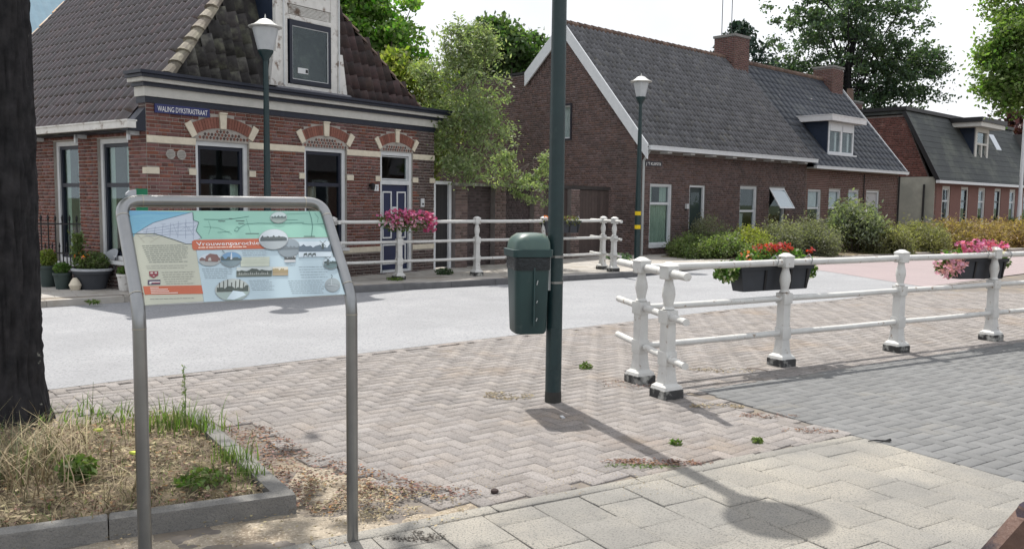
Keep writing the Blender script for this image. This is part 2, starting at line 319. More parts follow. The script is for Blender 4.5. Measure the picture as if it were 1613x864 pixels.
def text_mesh(txt,size,mname,T,ext=.0015,xs=1.,bold=False):
    cu=bpy.data.curves.new('t','FONT'); cu.body=txt; cu.size=size; cu.extrude=0; cu.resolution_u=3
    if bold: cu.offset=size*.012
    ob=bpy.data.objects.new('t',cu); me=bpy.data.meshes.new_from_object(ob)
    V=[tuple(v.co) for v in me.vertices]; Fc=[tuple(p.vertices) for p in me.polygons]
    bpy.data.objects.remove(ob); bpy.data.curves.remove(cu)
    xw=max(v[0] for v in V); return V,Fc,xw
# ================================================================== GROUND
def sheet(name,poly,z,m,label=None,kind='structure',thick=None):
    mb=MB(); 
    if thick: mb.prism(poly,lambda a,b:(a,b,z-thick),lambda a,b:(a,b,z))
    else: mb.add([(a,b,z) for a,b in poly],[tuple(range(len(poly)))])
    o=mb.build(name,m); tag(o,label,kind=kind)
    if not thick and o.data.polygons[0].normal.z<0: o.data.flip_normals()
    return o
sheet('ground',[(-500,-100),(500,-100),(500,900),(-500,900)],-.06,M_ground,'flat green land around the village')
NEAR=[(-14,-1.6),(-3.93,7.17),(-3.39,7.65),(-2.52,8.3),(-.19,10.23),(1.72,11.82),(3.27,13.14),(5.64,14.74),(7.66,16.6),(11.2,19.8),(40,45)]
FAR=[(45,52),(18.98,31.77),(8.97,24.9),(5.57,22.3),(3.37,19.5),(2.68,18.75),(-.32,16.6),(-2.77,14.9),(-5.0,13.75),(-6.0,13.2),(-6.83,12.5),(-16,3.6)]
sheet('road',NEAR+FAR,0,M_asph,'pale asphalt street running up to the right')
sheet('road_table',[(7.22,23.0),(7.81,20.48),(8.36,17.24),(11.2,19.8),(40,45),(45,52),(18.98,31.77),(8.97,24.9)],.004,M_pink,'pink asphalt stretch of the street beyond the planters')
# paved strip this side of the road: bed of joint sand, pavers on it
BED=[(-14,-1.6),(-3.93,7.17),(-3.39,7.65),(-2.52,8.3),(-.19,10.23),(1.72,11.82),(3.27,13.14),(5.64,14.74),(7.66,16.6),(11.2,19.8),(40,45),(60,20),(30,-4),(-14,-6)]
bed=sheet('paving',BED,-.013,M_joint,'clinker and concrete paving on this side of the street')
def inpoly(x,y,P):
    r=False; n=len(P); j=n-1
    for i in range(n):
        if (P[i][1]>y)!=(P[j][1]>y) and x<(P[j][0]-P[i][0])*(y-P[i][1])/(P[j][1]-P[i][1])+P[i][0]: r=not r
        j=i
    return r
def offs(P,d):  # shift a polyline sideways (to the right of its direction)
    out=[]
    for i,p in enumerate(P):
        a=P[max(i-1,0)]; b=P[min(i+1,len(P)-1)]; L_=math.hypot(b[0]-a[0],b[1]-a[1]); out.append((p[0]+(b[1]-a[1])/L_*d,p[1]-(b[0]-a[0])/L_*d))
    return out
SE=np.array((.858,.513)); SN=np.array((.513,-.858))     # slab field axes: along its top edge, and towards the viewer
C0=np.array((2.47,6.06))                                # far right corner of the slab field
near_in=offs(NEAR[1:10],.115)
BEDC=np.array((-1.12,4.40)); bk1=np.array((-.936,-.35))  # planting bed corner
LN1=((2.47,6.06),(.513,-.858)); LN2=((1.47,7.34),(.535,-.845)); LN3=((2.47,6.06),(-.858,-.513)); LN4=((1.47,7.34),(-.535,.845))
CL=near_in+[(16,19),(8.65,11.92),(6.26,10.30),(3.99,8.82),(1.55,7.25),(1.8,6.95),(2.52,5.97),(1.27,5.31),(-.02,4.60),(-.35,4.42),(-.62,4.62),(-.9,4.95),(-1.3,5.3),(-1.9,6.1),(-3.9,6.55),(-6.2,5.0)]
GR=[(1.47,7.42),(3.90,8.92),(6.17,10.40),(8.56,12.02),(16,18.6),(20,14),(9,1),(4.6,2.3),(3.07,5.05),(2.42,6.05)]
PV_V=[(-.5,-.5,-1),(.5,-.5,-1),(.5,.5,-1),(-.5,.5,-1),(-.5,-.5,-.12),(.5,-.5,-.12),(.5,.5,-.12),(-.5,.5,-.12),(-.486,-.472,0),(.486,-.472,0),(.486,.472,0),(-.486,.472,0)]
PV_F=[(8,9,10,11)]+[(i,(i+1)%4,4+(i+1)%4,4+i) for i in range(4)]+[(4+i,4+(i+1)%4,8+(i+1)%4,8+i) for i in range(4)]
def herring(parent,poly,o,dx,w,mi,zj=.0025,gap=.005,maxd=15.,tilt=.012,cuts=()):
    dx=np.array(dx)/np.hypot(*dx); dy=np.array((-dx[1],dx[0])); recs=[]
    xs=[p[0] for p in poly]; ys=[p[1] for p in poly]; N=int(26/w)
    for n in range(-N,N):
        for m in range(-N//2,N//2):
            bx,by=n+2*m,n-2*m
            if abs(bx)>N or abs(by)>N: continue
            for (cx_,cy_,h) in ((bx+1,by+.5,True),(bx+2.5,by,False)):
                q=np.array(o)+dx*cx_*w+dy*cy_*w
                if q[0]<min(xs) or q[0]>max(xs) or q[1]<min(ys) or q[1]>max(ys) or q[1]>maxd: continue
                if not inpoly(q[0],q[1],poly): continue
                u,v,d=proj((q[0],q[1],0))
                if not(-70<u<IW+70 and v<IH+60): continue
                a,b=(dx,dy) if h else (dy,-dx)
                L_,W_=2*w-gap,w-gap; drop=False
                for (cp,cn) in cuts:
                    if cp is LN2[0] and cn is LN2[1] and (q[0]<1.6 or q[1]<7.75-(q[0]-1.47)*1.44): continue
                    cn=np.array(cn); da,db=abs(a@cn),abs(b@cn); sd_=(q-np.array(cp))@cn
                    ex=sd_+da*L_/2+db*W_/2-.012
                    if ex>0:
                        if da>db: 
                            if L_-ex<.025: drop=True; break
                            q=q-a*np.sign(a@cn)*ex/2; L_-=ex
                        else:
                            if W_-ex<.02: drop=True; break
                            q=q-b*np.sign(b@cn)*ex/2; W_-=ex
                if drop: continue
                t=random.uniform(-.014,.014); a2=a+b*t; b2=b-a*t
                z=random.uniform(-zj,zj)*.6; tx,ty=random.uniform(-tilt,tilt),random.uniform(-tilt,tilt)*1.6
                recs.append((parent,m4((q[0],q[1],z),(a2[0]*L_,a2[1]*L_,tx*L_),(b2[0]*W_,b2[1]*W_,ty*W_),(0,0,.045)),mi))
    return recs
cl=herring(bed,CL,(0,8),(.778,.628),.105,0,maxd=16.5,tilt=.004,cuts=(LN1,LN2))
# straight course of clinkers along the road edge
for (a,b) in zip(offs(NEAR[1:10],.058),offs(NEAR[1:10],.058)[1:]):
    a=np.array(a);b=np.array(b);Ln=np.hypot(*(b-a));d_=(b-a)/Ln;n_=np.array((-d_[1],d_[0])); k=max(1,round(Ln/.21))
    for i in range(k):
        c=a+d_*(i+.5)*Ln/k
        cl.append((bed,m4((c[0],c[1],random.uniform(-.002,.002)),(*(d_*(Ln/k-.007)),0),(*(n_*.1),0),(0,0,.045)),0))
pieces(cl,PV_V,PV_F,[M_clink],'clinker','far_clinkers',limit=300)
gr=herring(bed,GR,(2.6,6.0),(.549,-.836),.107,0,maxd=15,zj=.0015,tilt=.003,gap=.007,cuts=(LN3,LN4))
pieces(gr,PV_V,PV_F,[M_grey],'concrete_paver','far_concrete_pavers',limit=300)
# slab field: edging band, then 40x60 slabs in half bond
sl=[]
def slab(c,ax,ay,lx,ly,mats_i=0,z=0.,tl=.006):
    t=random.uniform(-.004,.004); a=ax+ay*t; b=ay-ax*t
    sl.append((bed,m4((c[0],c[1],z+random.uniform(-.003,.003)),(*(a*(lx-.0055)),random.uniform(-tl,tl)*.5),(*(b*(ly-.0055)),random.uniform(-tl,tl)),(0,0,.05)),0))
for i in range(6):
    c=C0-SE*(.5+i*1.0)+SN*.05; slab(c,SE,-SN,1.0,.1)
for i in range(6):
    c=C0+SN*(.2+.5+i)+SE*-.02; 
for r in range(0,22):          # columns run towards the viewer, .31 wide, tiles in half bond
    for k in range(-1,16):
        s0=.103+(.178 if r%2 else 0.)+k*.356; s1=s0+.356; s0=max(s0,.103)
        if s1-s0<.06: continue
        c=C0-SE*(.155+r*.31)+SN*((s0+s1)/2)
        u,v,d=proj((c[0],c[1],0))
        if d<1.2 or u<-300 or u>IW+400: continue
        slab(c,-SN,SE,s1-s0,.31)
for r in range(0,0):
    for k in range(0,8):
        off=.3 if r%2 else 0; s0=.2+k*.602+off; c=C0+SE*(.2+(r-1)*.402)+SN*(s0+.3)
        if r==1 or s0>1.9: slab(c,-SN,SE,.6,.4)
pieces(sl,PV_V,PV_F,[M_slab],'concrete_slab','far_concrete_slabs',limit=300)
# sandy strip round the planting bed
def lump(name,poly,z,m,amp,res,kind='structure',label=None,edge=.25,parent=None):
    xs=[p[0] for p in poly]; ys=[p[1] for p in poly]; x0,x1,y0,y1=min(xs),max(xs),min(ys),max(ys); nx=int((x1-x0)/res)+1; ny=int((y1-y0)/res)+1
    from mathutils import noise
    V=[];idx={};Fc=[]
    for j in range(ny+1):
        for i in range(nx+1):
            x=x0+i*res;y=y0+j*res; idx[(i,j)]=len(V)
            h=noise.noise((x*3,y*3,0))*.6+noise.noise((x*11,y*11,3))*.3+noise.noise((x*30,y*30,3))*.15
            V.append((x,y,z+h*amp))
    for j in range(ny):
        for i in range(nx):
            if all(inpoly(x0+(i+a)*res,y0+(j+b)*res,poly) for a,b in ((.5,.5),)): Fc.append((idx[(i,j)],idx[(i+1,j)],idx[(i+1,j+1)],idx[(i,j+1)]))
    o=link(name,npmesh(name,V,Fc,m,smooth=True),parent); return tag(o,label,kind=kind)
SAND=[(-1.25,4.5),(-1.3,5.2),(-.85,5.05),(-.5,4.85),(-.0,4.68),(-.2,4.3),(-.95,3.85),(-1.4,3.5),(-3.2,2.3),(-4.5,1.9),(-4.5,3.0)]
lump('sand_strip',SAND,-.012,M_sand,.014,.03,label='sandy strip between the planting bed kerb and the slabs')
SPILL=[(-1.2,4.5),(-1.55,5.2),(-2.1,6.05),(-1.95,6.2),(-1.6,5.9),(-1.35,5.5),(-1.0,5.2),(-.7,5.0),(-.5,4.85),(-.1,4.72),(-.2,4.6),(-1,4.3)]
# planting bed
BX=np.array(BEDC); e1=np.array((.902,.431)); e1=e1/np.hypot(*e1); e2=np.array((-.55,.835)); e2/=np.hypot(*e2)
# front kerb runs from corner towards lower left, side kerb runs from corner away to upper left
BEDP=[tuple(BX+(-e1+e2)*.12),tuple(BX-e1*.12+e2*2.15),tuple(BX+e2*2.15-e1*3.2),tuple(BX-e1*3.9+e2*.12)]
tag(lump('planting_bed_soil',BEDP,.062,M_soil,.05,.035),'dry soil of the raised planting bed round the tree',kind='structure')
kb=thing('planting_bed_kerb','low grey concrete kerb round the dry planting bed at lower left','kerb',(BX[0],BX[1],0))
def kerbrun(top,p0,dirv,n,ln,wd,z0,z1,m,side=1):
    dv=np.array(dirv); nv=np.array((-dv[1],dv[0]))*side
    for i in range(n):
        a=np.array(p0)+dv*(i*ln+.003); b=np.array(p0)+dv*((i+1)*ln-.003); j=random.uniform(-.004,.004)
        P=[a+nv*j,b+nv*j,b+nv*(wd+j),a+nv*(wd+j)]
        mb=MB(); vs=[(p[0],p[1],z0) for p in P]+[(p[0],p[1],z1-.008) for p in P]
        cc=sum(P)/4; Q=[cc+(p-cc)*np.array(1-.012/wd) for p in P]; Q=[p+ (cc-p)/np.linalg.norm(cc-p)*.007 for p in P]
        vs+=[(p[0],p[1],z1+j*.5) for p in Q]
        mb.add(vs,[(0,3,2,1),(8,9,10,11)]+[(i_,(i_+1)%4,4+(i_+1)%4,4+i_) for i_ in range(4)]+[(4+i_,4+(i_+1)%4,8+(i_+1)%4,8+i_) for i_ in range(4)])
        mb.build('kerbstone',m,top)
kerbrun(kb,(0,0),-e1,5,.9,.1,-.05,.092,M_kerb,side=-1)
kerbrun(kb,tuple(e2*.11-e1*.0),e2,2,.98,.1,-.05,.089,M_kerb,side=1)
# far kerb and pavement
FK=[(-16,3.6),(-6.83,12.5),(-6.0,13.2),(-5.0,13.75),(-2.77,14.9),(-.32,16.6),(2.68,18.75),(3.37,19.5),(5.57,22.3),(8.97,24.9),(18.98,31.77),(45,52)]
back=[(60,80),(30,60),(9,40),(-14,30),(-40,20),(-30,2)]
sheet('pavement',offs(FK,-.14)+back,.092,M_joint,'pavement along the far side of the street')
fk=thing('street_kerb','grey kerbstones along the far side of the street','kerb',(0,0,0))
def seglen(P): return [math.hypot(b[0]-a[0],b[1]-a[1]) for a,b in zip(P,P[1:])]
for (a,b) in zip(FK[0:],FK[1:]):
    a=np.array(a);b=np.array(b);Ln=np.hypot(*(b-a));d_=(b-a)/Ln;k=max(1,round(Ln/1.0))
    low=.05 if (a[0]<-4.9 or a[0]>5) else .115
    kerbrun(fk,a,d_,k,Ln/k,.15,-.05,low+ (.05 if low<.1 else 0),M_side if low<.1 else M_kerbl,side=1)
# pavement tiles of the far side
pt=[]; pvm=[o for o in COL.objects if o.name=='pavement'][0]
dd=np.array((.84,.543)); dn=np.array((-.543,.84)); PVP=offs(FK,-.17)+back
for i in range(-36,46):
    for j in range(-6,34):
        c=np.array((-2.0,15.6))+dd*(i*.302+(.15 if j%2 else 0))+dn*(j*.302)
        if not inpoly(c[0],c[1],PVP): continue
        u,v,d=proj((c[0],c[1],.1))
        if not(-20<u<1320 and d<26): continue
        if not all(inpoly(c[0]+sx*.13,c[1]+sy*.13,PVP) for sx in (-1,1) for sy in (-1,1)): continue
        pt.append((pvm,m4((c[0],c[1],.1+random.uniform(-.002,.002)),(*(dd*.295),random.uniform(-.002,.002)),(*(dn*.295),random.uniform(-.002,.002)),(0,0,.03)),0))
pieces(pt,PV_V,PV_F,[M_side],'pavement_tile','far_pavement_tiles',limit=300)
dr=thing('street_drain','small black slotted street drain in the far kerb at left','drain',(*at(80,480,0.0),0.02),math.atan2(.69,.73))
m=MB(); m.box(-.3,.3,-.08,.12,-.02,.045); m.build('drain_frame',M_side,dr)
for x in (-.2,.04): m=MB(); m.box(x,x+.18,-.09,-.02,-.01,.05); m.build('slot',M_dark,dr)
# ================================================================== HOUSE A
TH=math.radians(53.0); CA=(-5.772,13.594,.1)
def front(a,b,z): return (a,b,z)
def side(a,b,z): return (b,a,z)
hA=thing('corner_house','brick corner house with cream arch stones, steep pantiled roof and white dormer','house',CA,TH)
HA_W=6.70; HA_L=8.0
openF=[(.86,1.90,.58,2.47),(3.12,4.16,.58,2.50),(5.07,6.02,0.0,2.52)]
openS=[(.53,1.52,.47,2.48),(2.16,3.06,.36,2.48),(3.9,4.8,.36,2.48),(5.7,6.6,.4,2.48)]
m=MB(); wallpanel(m,0,HA_W,-.1,3.3,openF,0,.2); wF=m.build('wall',M_mortar,hA)
m=MB(side); wallpanel(m,.201,HA_L,-.1,2.6,openS,0,.2); wS=m.build('wall',M_mortar,hA)
m=MB(); m.box(HA_W-.2,HA_W,.201,HA_L,-.1,3.3); m.box(.2,HA_W-.2,HA_L-.2,HA_L,-.1,2.6); m.build('wall',M_brickd,hA,label='plain rear and yard walls of the corner house')
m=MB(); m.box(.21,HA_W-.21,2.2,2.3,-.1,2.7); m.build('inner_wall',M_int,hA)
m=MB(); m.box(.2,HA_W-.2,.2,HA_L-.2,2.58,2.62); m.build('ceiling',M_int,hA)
arcs=[(1.38,.5,1.60,1.10),(3.64,.5,1.63,1.10),(5.545,.44,1.82,.90)]
def spF(z):
    h=[(o[0],o[1]) for o in openF if o[2]<=z<=o[3]+.0]
    for (c,hw,cz,R) in arcs:
        if z>2.47 and z<cz+R+.22:
            ro=R+.215; q=ro*ro-(z-cz)**2
            if q>0: 
                ww=min(math.sqrt(q),(z-cz)*math.tan(math.asin(hw/R)+.09)); h.append((c-max(ww,hw if z<2.62 else 0),c+max(ww,hw if z<2.62 else 0)))
    if 2.385<z<2.505 or .46<z<.58: h.append((0,HA_W))
    if 1.89<z<2.01: h+=[(-.1,.2),(.73,.86),(1.90,2.03),(2.99,3.12),(4.16,4.33),(4.93,5.07),(6.02,6.18),(6.55,6.8)]
    return cut(0.0,HA_W,h)
br=brick_recs(wF,lambda x,z:(x,0,z),(1,0,0),(0,-1,0),-.1,3.03,spF,lambda x,z:1 if (z<.5 or x>6.1+random.uniform(-.08,.08)) else 0,course=.0605,bl=.205)
br+=brick_recs(wS,lambda x,z:(0,x,z),(0,1,0),(-1,0,0),-.1,2.6,lambda z:cut(0.0,HA_L,[(o[0],o[1]) for o in openS if o[2]-.02<=z<=o[3]]),lambda x,z:1 if z<.36 else 0,course=.0605,bl=.205)
# short return of the front wall above the side roof
br+=brick_recs(wF,lambda x,z:(0,x,z),(0,1,0),(-1,0,0),2.72,3.28,lambda z:[(0.0,.2)],lambda x,z:1,course=.0605,bl=.205)
pieces(br,BRK_V,BRK_F,[M_brick,M_brickd],'brick','brick_courses',top=hA)
# arches: voussoir bricks, stones, zigzag infill
for (c,hw,cz,R) in arcs:
    ha=math.asin(hw/R); vs_=[]
    def wedge(a0,a1,r0,r1,y0,mm,name):
        b=MB(); P=[(c+r0*math.sin(a0),cz+r0*math.cos(a0)),(c+r0*math.sin(a1),cz+r0*math.cos(a1)),(c+r1*math.sin(a1),cz+r1*math.cos(a1)),(c+r1*math.sin(a0),cz+r1*math.cos(a0))]
        b.prism(P,lambda x,z:(x,.02,z),lambda x,z:(x,y0,z)); return b.build(name,mm,wF)
    n=9
    for sgn in (-1,1):
        for i in range(n):
            a0=sgn*(.056+(ha-.056)*(i+.06)/n); a1=sgn*(.056+(ha-.056)*(i+.94)/n); wedge(min(a0,a1),max(a0,a1),R,R+.185,-.012,M_brickarch,'arch_brick')
        a0=sgn*(ha+.004);a1=sgn*(ha+.10); wedge(min(a0,a1),max(a0,a1),R-.015,R+.235,-.03,M_cream,'springer_stone')
    wedge(-.052,.052,R-.01,R+.235,-.035,M_cream,'keystone')
    b=MB(); b.box(c-.075,c+.075,-.05,.0,cz+R+.235,cz+R+.262); b.build('keystone_cap',M_cream,wF)
    # recessed tympanum with little diamond bricks
    tz=2.50 if c<5 else 2.53
    k=0
    for row in range(3):
        z=tz+.03+row*.055
        x=c-hw+(.03 if row%2 else .0)
        while x<c+hw:
            if math.hypot(x-c,z+.03-cz)<R-.02:
                b=MB(); s_=.026
                b.add([(x-s_,.0,z),(x,-.012,z-s_),(x+s_,.0,z),(x,-.012,z+s_),(x,.0+.006,z)],[(0,1,4),(1,2,4),(2,3,4),(3,0,4)]) if False else b.prism([(x-s_,z),(x,z-s_*1.1),(x+s_,z),(x,z+s_*1.1)],lambda a,q:(a,.03,q),lambda a,q:(a+random.uniform(-.001,.001),-.008,q))
                b.build('diamond_brick',M_brickd if (k%2) else M_brickarch,wF); k+=1
            x+=.066
for (a,b_,z0,z1) in [(0,.86,2.39,2.5),(1.9,3.12,2.39,2.5),(4.16,5.07,2.39,2.5),(6.02,HA_W,2.39,2.5),(0,5.07,.47,.575),(6.02,HA_W,.47,.575)]:
    m=MB(); n=max(1,round((b_-a)/1.0))
    for i in range(n): m=MB(); m.box(a+(b_-a)*i/n+.002,a+(b_-a)*(i+1)/n-.002,-.022,.03,z0,z1); m.build('stone_band',M_cream,wF)
for (a,b_) in [(-.02,.2),(.73,.86),(1.90,2.03),(2.99,3.12),(4.16,4.33),(4.93,5.07),(6.02,6.18),(6.55,6.72)]:
    m=MB(); m.box(a,b_,-.022,.1,1.9,2.0); m.build('stone_block',M_cream,wF)
for x in (.40,.59):
    m=MB(); vs=[(x+.078*math.cos(t*math.pi/12),-.0,2.22+.078*math.sin(t*math.pi/12)) for t in range(24)]
    m.prism([(p[0],p[2]) for p in vs],lambda a,q:(a,.02,q),lambda a,q:(a,-.03,q)); o=m.build('round_vent',mat('vent_grey',(.42,.4,.37),(.32,.3,.28),bump=.5),hA)
    m=MB(); 
    for k in range(-2,3): hwv=math.sqrt(max(.0,.065**2-(k*.024)**2)); m.box(x-hwv,x+hwv,-.036,-.028,2.22+k*.024-.004,2.22+k*.024+.004)
    m.build('vent_slat',mat('vent_dark',(.2,.19,.18)),o)
# windows and door
wkw=dict(fw=.075,sw=.06,y=.1)
o=window(hA,front,.86,1.90,.58,2.47,M_white,M_navy,bars=(1.8,),sill=M_white,curtain=[(1.62,1.8,.66,1.78)],**wkw)
o=window(hA,front,3.12,4.16,.58,2.50,M_white,M_navy,bars=(1.8,),sill=M_white,curtain=[(3.2,3.52,.66,1.78)],cmat=mat('ochre_curtain',(.25,.22,.17),(.2,.18,.14)),**wkw)
for i,(a,b_,z0,z1) in enumerate(openS):
    window(hA,side,a,b_,z0,z1,M_white,M_navy,bars=(1.72,),sill=M_white,curtain=[(a+.1,a+.3,z0+.1,z1-.1),(b_-.28,b_-.1,z0+.1,z1-.1)],**wkw)
# door
m=MB(); x0,x1=5.07,6.02
m.box(x0,x0+.075,.03,.16,0,2.52); m.box(x1-.075,x1,.03,.16,0,2.52); m.box(x0+.075,x1-.075,.03,.16,2.44,2.52); m.box(x0+.075,x1-.075,.03,.16,1.84,1.93); m.box(x0+.075,x1-.075,.0,.16,0,.06)
do=m.build('door_frame',M_white,hA)
m=MB(); m.box(x0+.08,x1-.08,.085,.13,.065,1.835); m.build('door_leaf',M_bluedoor,do)
m=MB(); m.box(x0+.1,x1-.1,.06,.10,1.97,2.42)
for a in ((x0+.09,x1-.09,1.935,1.975),(x0+.09,x1-.09,2.40,2.436)): pass
m=MB(); m.box(x0+.08,x0+.11,.07,.12,1.94,2.43); m.box(x1-.11,x1-.08,.07,.12,1.94,2.43); m.box(x0+.11,x1-.11,.07,.12,2.41,2.43); m.box(x0+.11,x1-.11,.07,.12,1.94,1.965); m.build('transom_bead',M_white,do)
m=MB(); m.box(x0+.11,x1-.11,.095,.1,1.965,2.41); m.build('pane',GLASS,do)
m=MB()
def mold(a,b_,z0,z1,w=.03):
    m.box(a,a+w,.068,.087,z0,z1); m.box(b_-w,b_,.068,.087,z0,z1); m.box(a+w,b_-w,.068,.087,z1-w,z1); m.box(a+w,b_-w,.068,.087,z0,z0+w)
cxd=(x0+x1)/2
mold(x0+.13,cxd-.075,.72,1.70); mold(cxd+.075,x1-.13,.72,1.70); mold(x0+.13,x1-.13,.18,.6)
m.build('panel_moulding',M_white,do)
m=MB(); m.box(cxd-.06,cxd+.06,.06,.088,1.2,1.38); m.build('letter_plate',M_white,do)
m=MB(); m.tube([(x1-.1,.085,1.1),(x1-.1,.04,1.1),(x1-.15,.035,1.1)],.011,8); m.build('door_handle',M_steel,do)
m=MB(); m.box(x0-.1,x1+.1,-.35,.0,-.1,.0); m.build('door_step',M_kerbl,hA)
# street name plate, house number, bell
m=MB(); m.box(.14,1.12,-.03,-.012,2.86,3.0); sn=thing('street_name_plate','blue enamel street name plate reading WALING DYKSTRASTRAAT under the cornice','sign',CA,TH); m.build('plate',mat('blue_enamel',(.02,.03,.13),(.015,.022,.1),rough=.25,spec=.6),sn)
def letters(parent,txt,P0,ux,uz,nr,size,width,m_,name='lettering',off=.002,bold=True):
    V,Fc,xw=text_mesh(txt,size,name,None,bold=bold); sx=width/xw; ux,uz,nr,P0=[np.array(q,float) for q in (ux,uz,nr,P0)]
    b=MB(); b.add([tuple(P0+ux*(v[0]*sx)+uz*v[1]+nr*off) for v in V],Fc); return b.build(name,m_,parent,recalc=False)
letters(sn,'WALING DYKSTRASTRAAT',(.185,-.03,2.886),(1,0,0),(0,0,1),(0,-1,0),.118,.89,mat('sign_white',(.8,.8,.8),(.75,.75,.75)),bold=False)
hn=thing('house_number_plate','small white number 7 plate left of the blue door','sign',CA,TH)
m=MB(); m.box(4.88,5.0,-.03,-.012,1.70,1.83); m.build('plate',M_white,hn); letters(hn,'7',(4.915,-.03,1.725),(1,0,0),(0,0,1),(0,-1,0),.11,.045,M_dark)
wl=thing('wall_lamp','small dark wall lamp beside the number plate','lamp',CA,TH); m=MB(); m.box(4.74,4.8,-.1,-.008,1.78,1.84); m.build('bracket',M_iron,wl); m=MB(); m.lathe([(.02,1.86),(.05,1.82),(.035,1.72)],10,(4.77,-.1)); m.build('lamp_shade',M_iron,wl)
bl=thing('door_bell','white door bell box right of the blue door','bell',CA,TH); m=MB(); m.box(6.26,6.36,-.035,-.008,1.38,1.56); m.build('bell_box',M_white,bl); m=MB(); m.box(6.29,6.33,-.045,-.03,1.42,1.46); m.build('button',M_iron,bl)
# cornice
m=MB(); 
def corn(z0,z1,pr,mi,xl,xr): m.box(-xl,HA_W+xr,-pr,.24,z0,z1,mi)
corn(3.0,3.10,.03,1,.02,.02); corn(3.102,3.25,.06,0,.045,.05); corn(3.252,3.31,.13,1,.10,.12); corn(3.312,3.37,.2,0,.16,.2); corn(3.372,3.42,.26,1,.2,.26)
m.box(-.24,HA_W+.32,-.30,.2,3.422,3.47,1)
m.build('cornice',[mat('cornice_white',(.52,.51,.48),(.44,.435,.41),rough=.6),M_navy],hA)
# roof: side slope, front slope, right slope
TL=1.17; TF=3.08; TR=1.0
xr_=(9.83-2.91)/2.17; zr_=2.62+TL*(xr_+.25); yf=.1+(zr_-3.42)/TF
zl=lambda x:2.62+TL*(x+.25)
def P_l(x,y): return (x,y,zl(x))
m=MB()
Yh=lambda x:.1+max(0,(zl(x)-3.42)/TF)
XH=(3.42-2.62)/TL-.25
m.add([P_l(-.3,.2),P_l(XH,.2),P_l(XH,.1),P_l(xr_,yf),P_l(xr_,7.75),P_l(-.3,7.75)],[(0,1,3,4,5)])
m.add([(XH,.1,3.42),(6.41,.1,3.42),(xr_,yf,zr_)],[(0,1,2)])
m.add([(6.41,.1,3.42),(HA_W+.3,.1,3.13),(HA_W+.3,7.75,3.13),(xr_,7.75,zr_),(xr_,yf,zr_)],[(0,1,2,3,4)])
m.add([P_l(-.3,7.75),(xr_,7.75,zr_),(HA_W+.3,7.75,3.13)],[(0,1,2)])
rA=m.build('roof',M_tileK,hA,recalc=False)
cl_=math.cos(math.atan(TL)); sl_=math.sin(math.atan(TL)); cf=math.cos(math.atan(TF)); sf=math.sin(math.atan(TF))
def insS(a,s_):
    x=-.3+s_*cl_; y=.22+a
    return y<7.65 and y>Yh(x)+.12 and x<xr_
tl=tile_recs(rA,(-.25,.22,2.62+.03),(0,1,0),(cl_,0,sl_),(-sl_,0,cl_),.205,.285,37,24,insS,0)
DX0,DX1=2.42,4.16
def insF(a,s_):
    x=a; z=3.42+s_*sf
    if not (XH+(z-3.42)/TL+.1<x<6.38-(z-3.42)/TR-.05): return False
    return not (DX0-.12<x<DX1+.12)
tl+=tile_recs(rA,(0,.08,3.44),(1,0,0),(0,cf,sf),(0,-sf,cf),.2,.285,34,12,insF,0,jit=.006,tw=.6,mif=lambda a,s_:1 if a<4 else 2)
M_tileK2=mat('weathered_brown_black_pantile',(.06,.035,.033),(.03,.022,.023),rough=.5,isl=.4,hue=.02,s=10,bump=.3,bs=50)
tv,tf_=pantile(.205,.285); 
# right-handedness of the side slope: mirror column so rolls face out
pieces(tl,tv,tf_,[M_tileR,M_tileK,M_tileK2],'roof_tile','roof_tiles_beyond',top=hA)
m=MB(); m.prism([(-.3,2.56),(-.002,2.56),(-.002,2.93),(-.3,2.60)],lambda x,z:(x,.0,z),lambda x,z:(x,.2,z)); m.build('verge_filler',M_navy,rA)
# hip caps
def caps(parent,p0,p1,m_,n,r=.12,ln=.36,name='hip_tile'):
    p0=Vector(p0);p1=Vector(p1);d=(p1-p0).normalized(); up=Vector((0,0,1)); up=(up-d*up.dot(d)).normalized(); sd_=d.cross(up)
    for i in range(n):
        o=p0+d*(i*ln*.82)+up*random.uniform(-.006,.012); b=MB(); vs=[]
        for t,rr,lift in ((0,r*1.08,.03),(ln,r*.82,.0)):
            for a in range(7):
                an=math.pi*a/6; vs.append(tuple(o+d*t+sd_*math.cos(an)*rr+up*(math.sin(an)*rr*.7+lift-.03)))
        b.add(vs,[(j,j+1,8+j,7+j) for j in range(6)]+[(0,1,2,3,4,5,6)]); b.build(name,m_,parent,recalc=False)
caps(rA,(XH+.02,.1,3.47),(xr_,yf,zr_+.05),M_ridge,9,r=.13)
caps(rA,(6.36,.1,3.47),(xr_,yf,zr_+.05),M_ridgeB,10,r=.09)
# verge at the far end of the side slope
m=MB(); m.add([P_l(-.3,7.66),P_l(xr_,7.66),P_l(xr_,7.82),P_l(-.3,7.82)],[(0,1,2,3)]); 
for k in range(14):
    x=.2+k*.3; p=Vector(P_l(x,7.72)); 
    b=MB(); q=Vector(P_l(x+.27,7.72)); b.tube([p+Vector((0,0,.05)),q+Vector((0,0,.04))],[.075,.07],6); b.build('verge_tile',mat('orange_white_verge',(.5,.3,.16),(.55,.5,.44),s=4,isl=.3),rA)
# side gutter with brackets
m=MB(); m.box(-.36,-.22,-.1,7.8,2.59,2.70); m.box(-.375,-.2,-.1,7.8,2.69,2.715); g_=m.build('gutter',M_oldwhite,hA)
for y in (.18,1.85,3.4,5.1): 
    m=MB(); m.box(-.2,0,y,y+.05,2.5,2.58); m.box(-.2,-.16,y,y+.05,2.42,2.58); m.build('gutter_bracket',M_white,g_)
m=MB(); m.box(-.215,-.0,0.21,7.75,2.56,2.59); m.build('soffit',M_navy,hA)
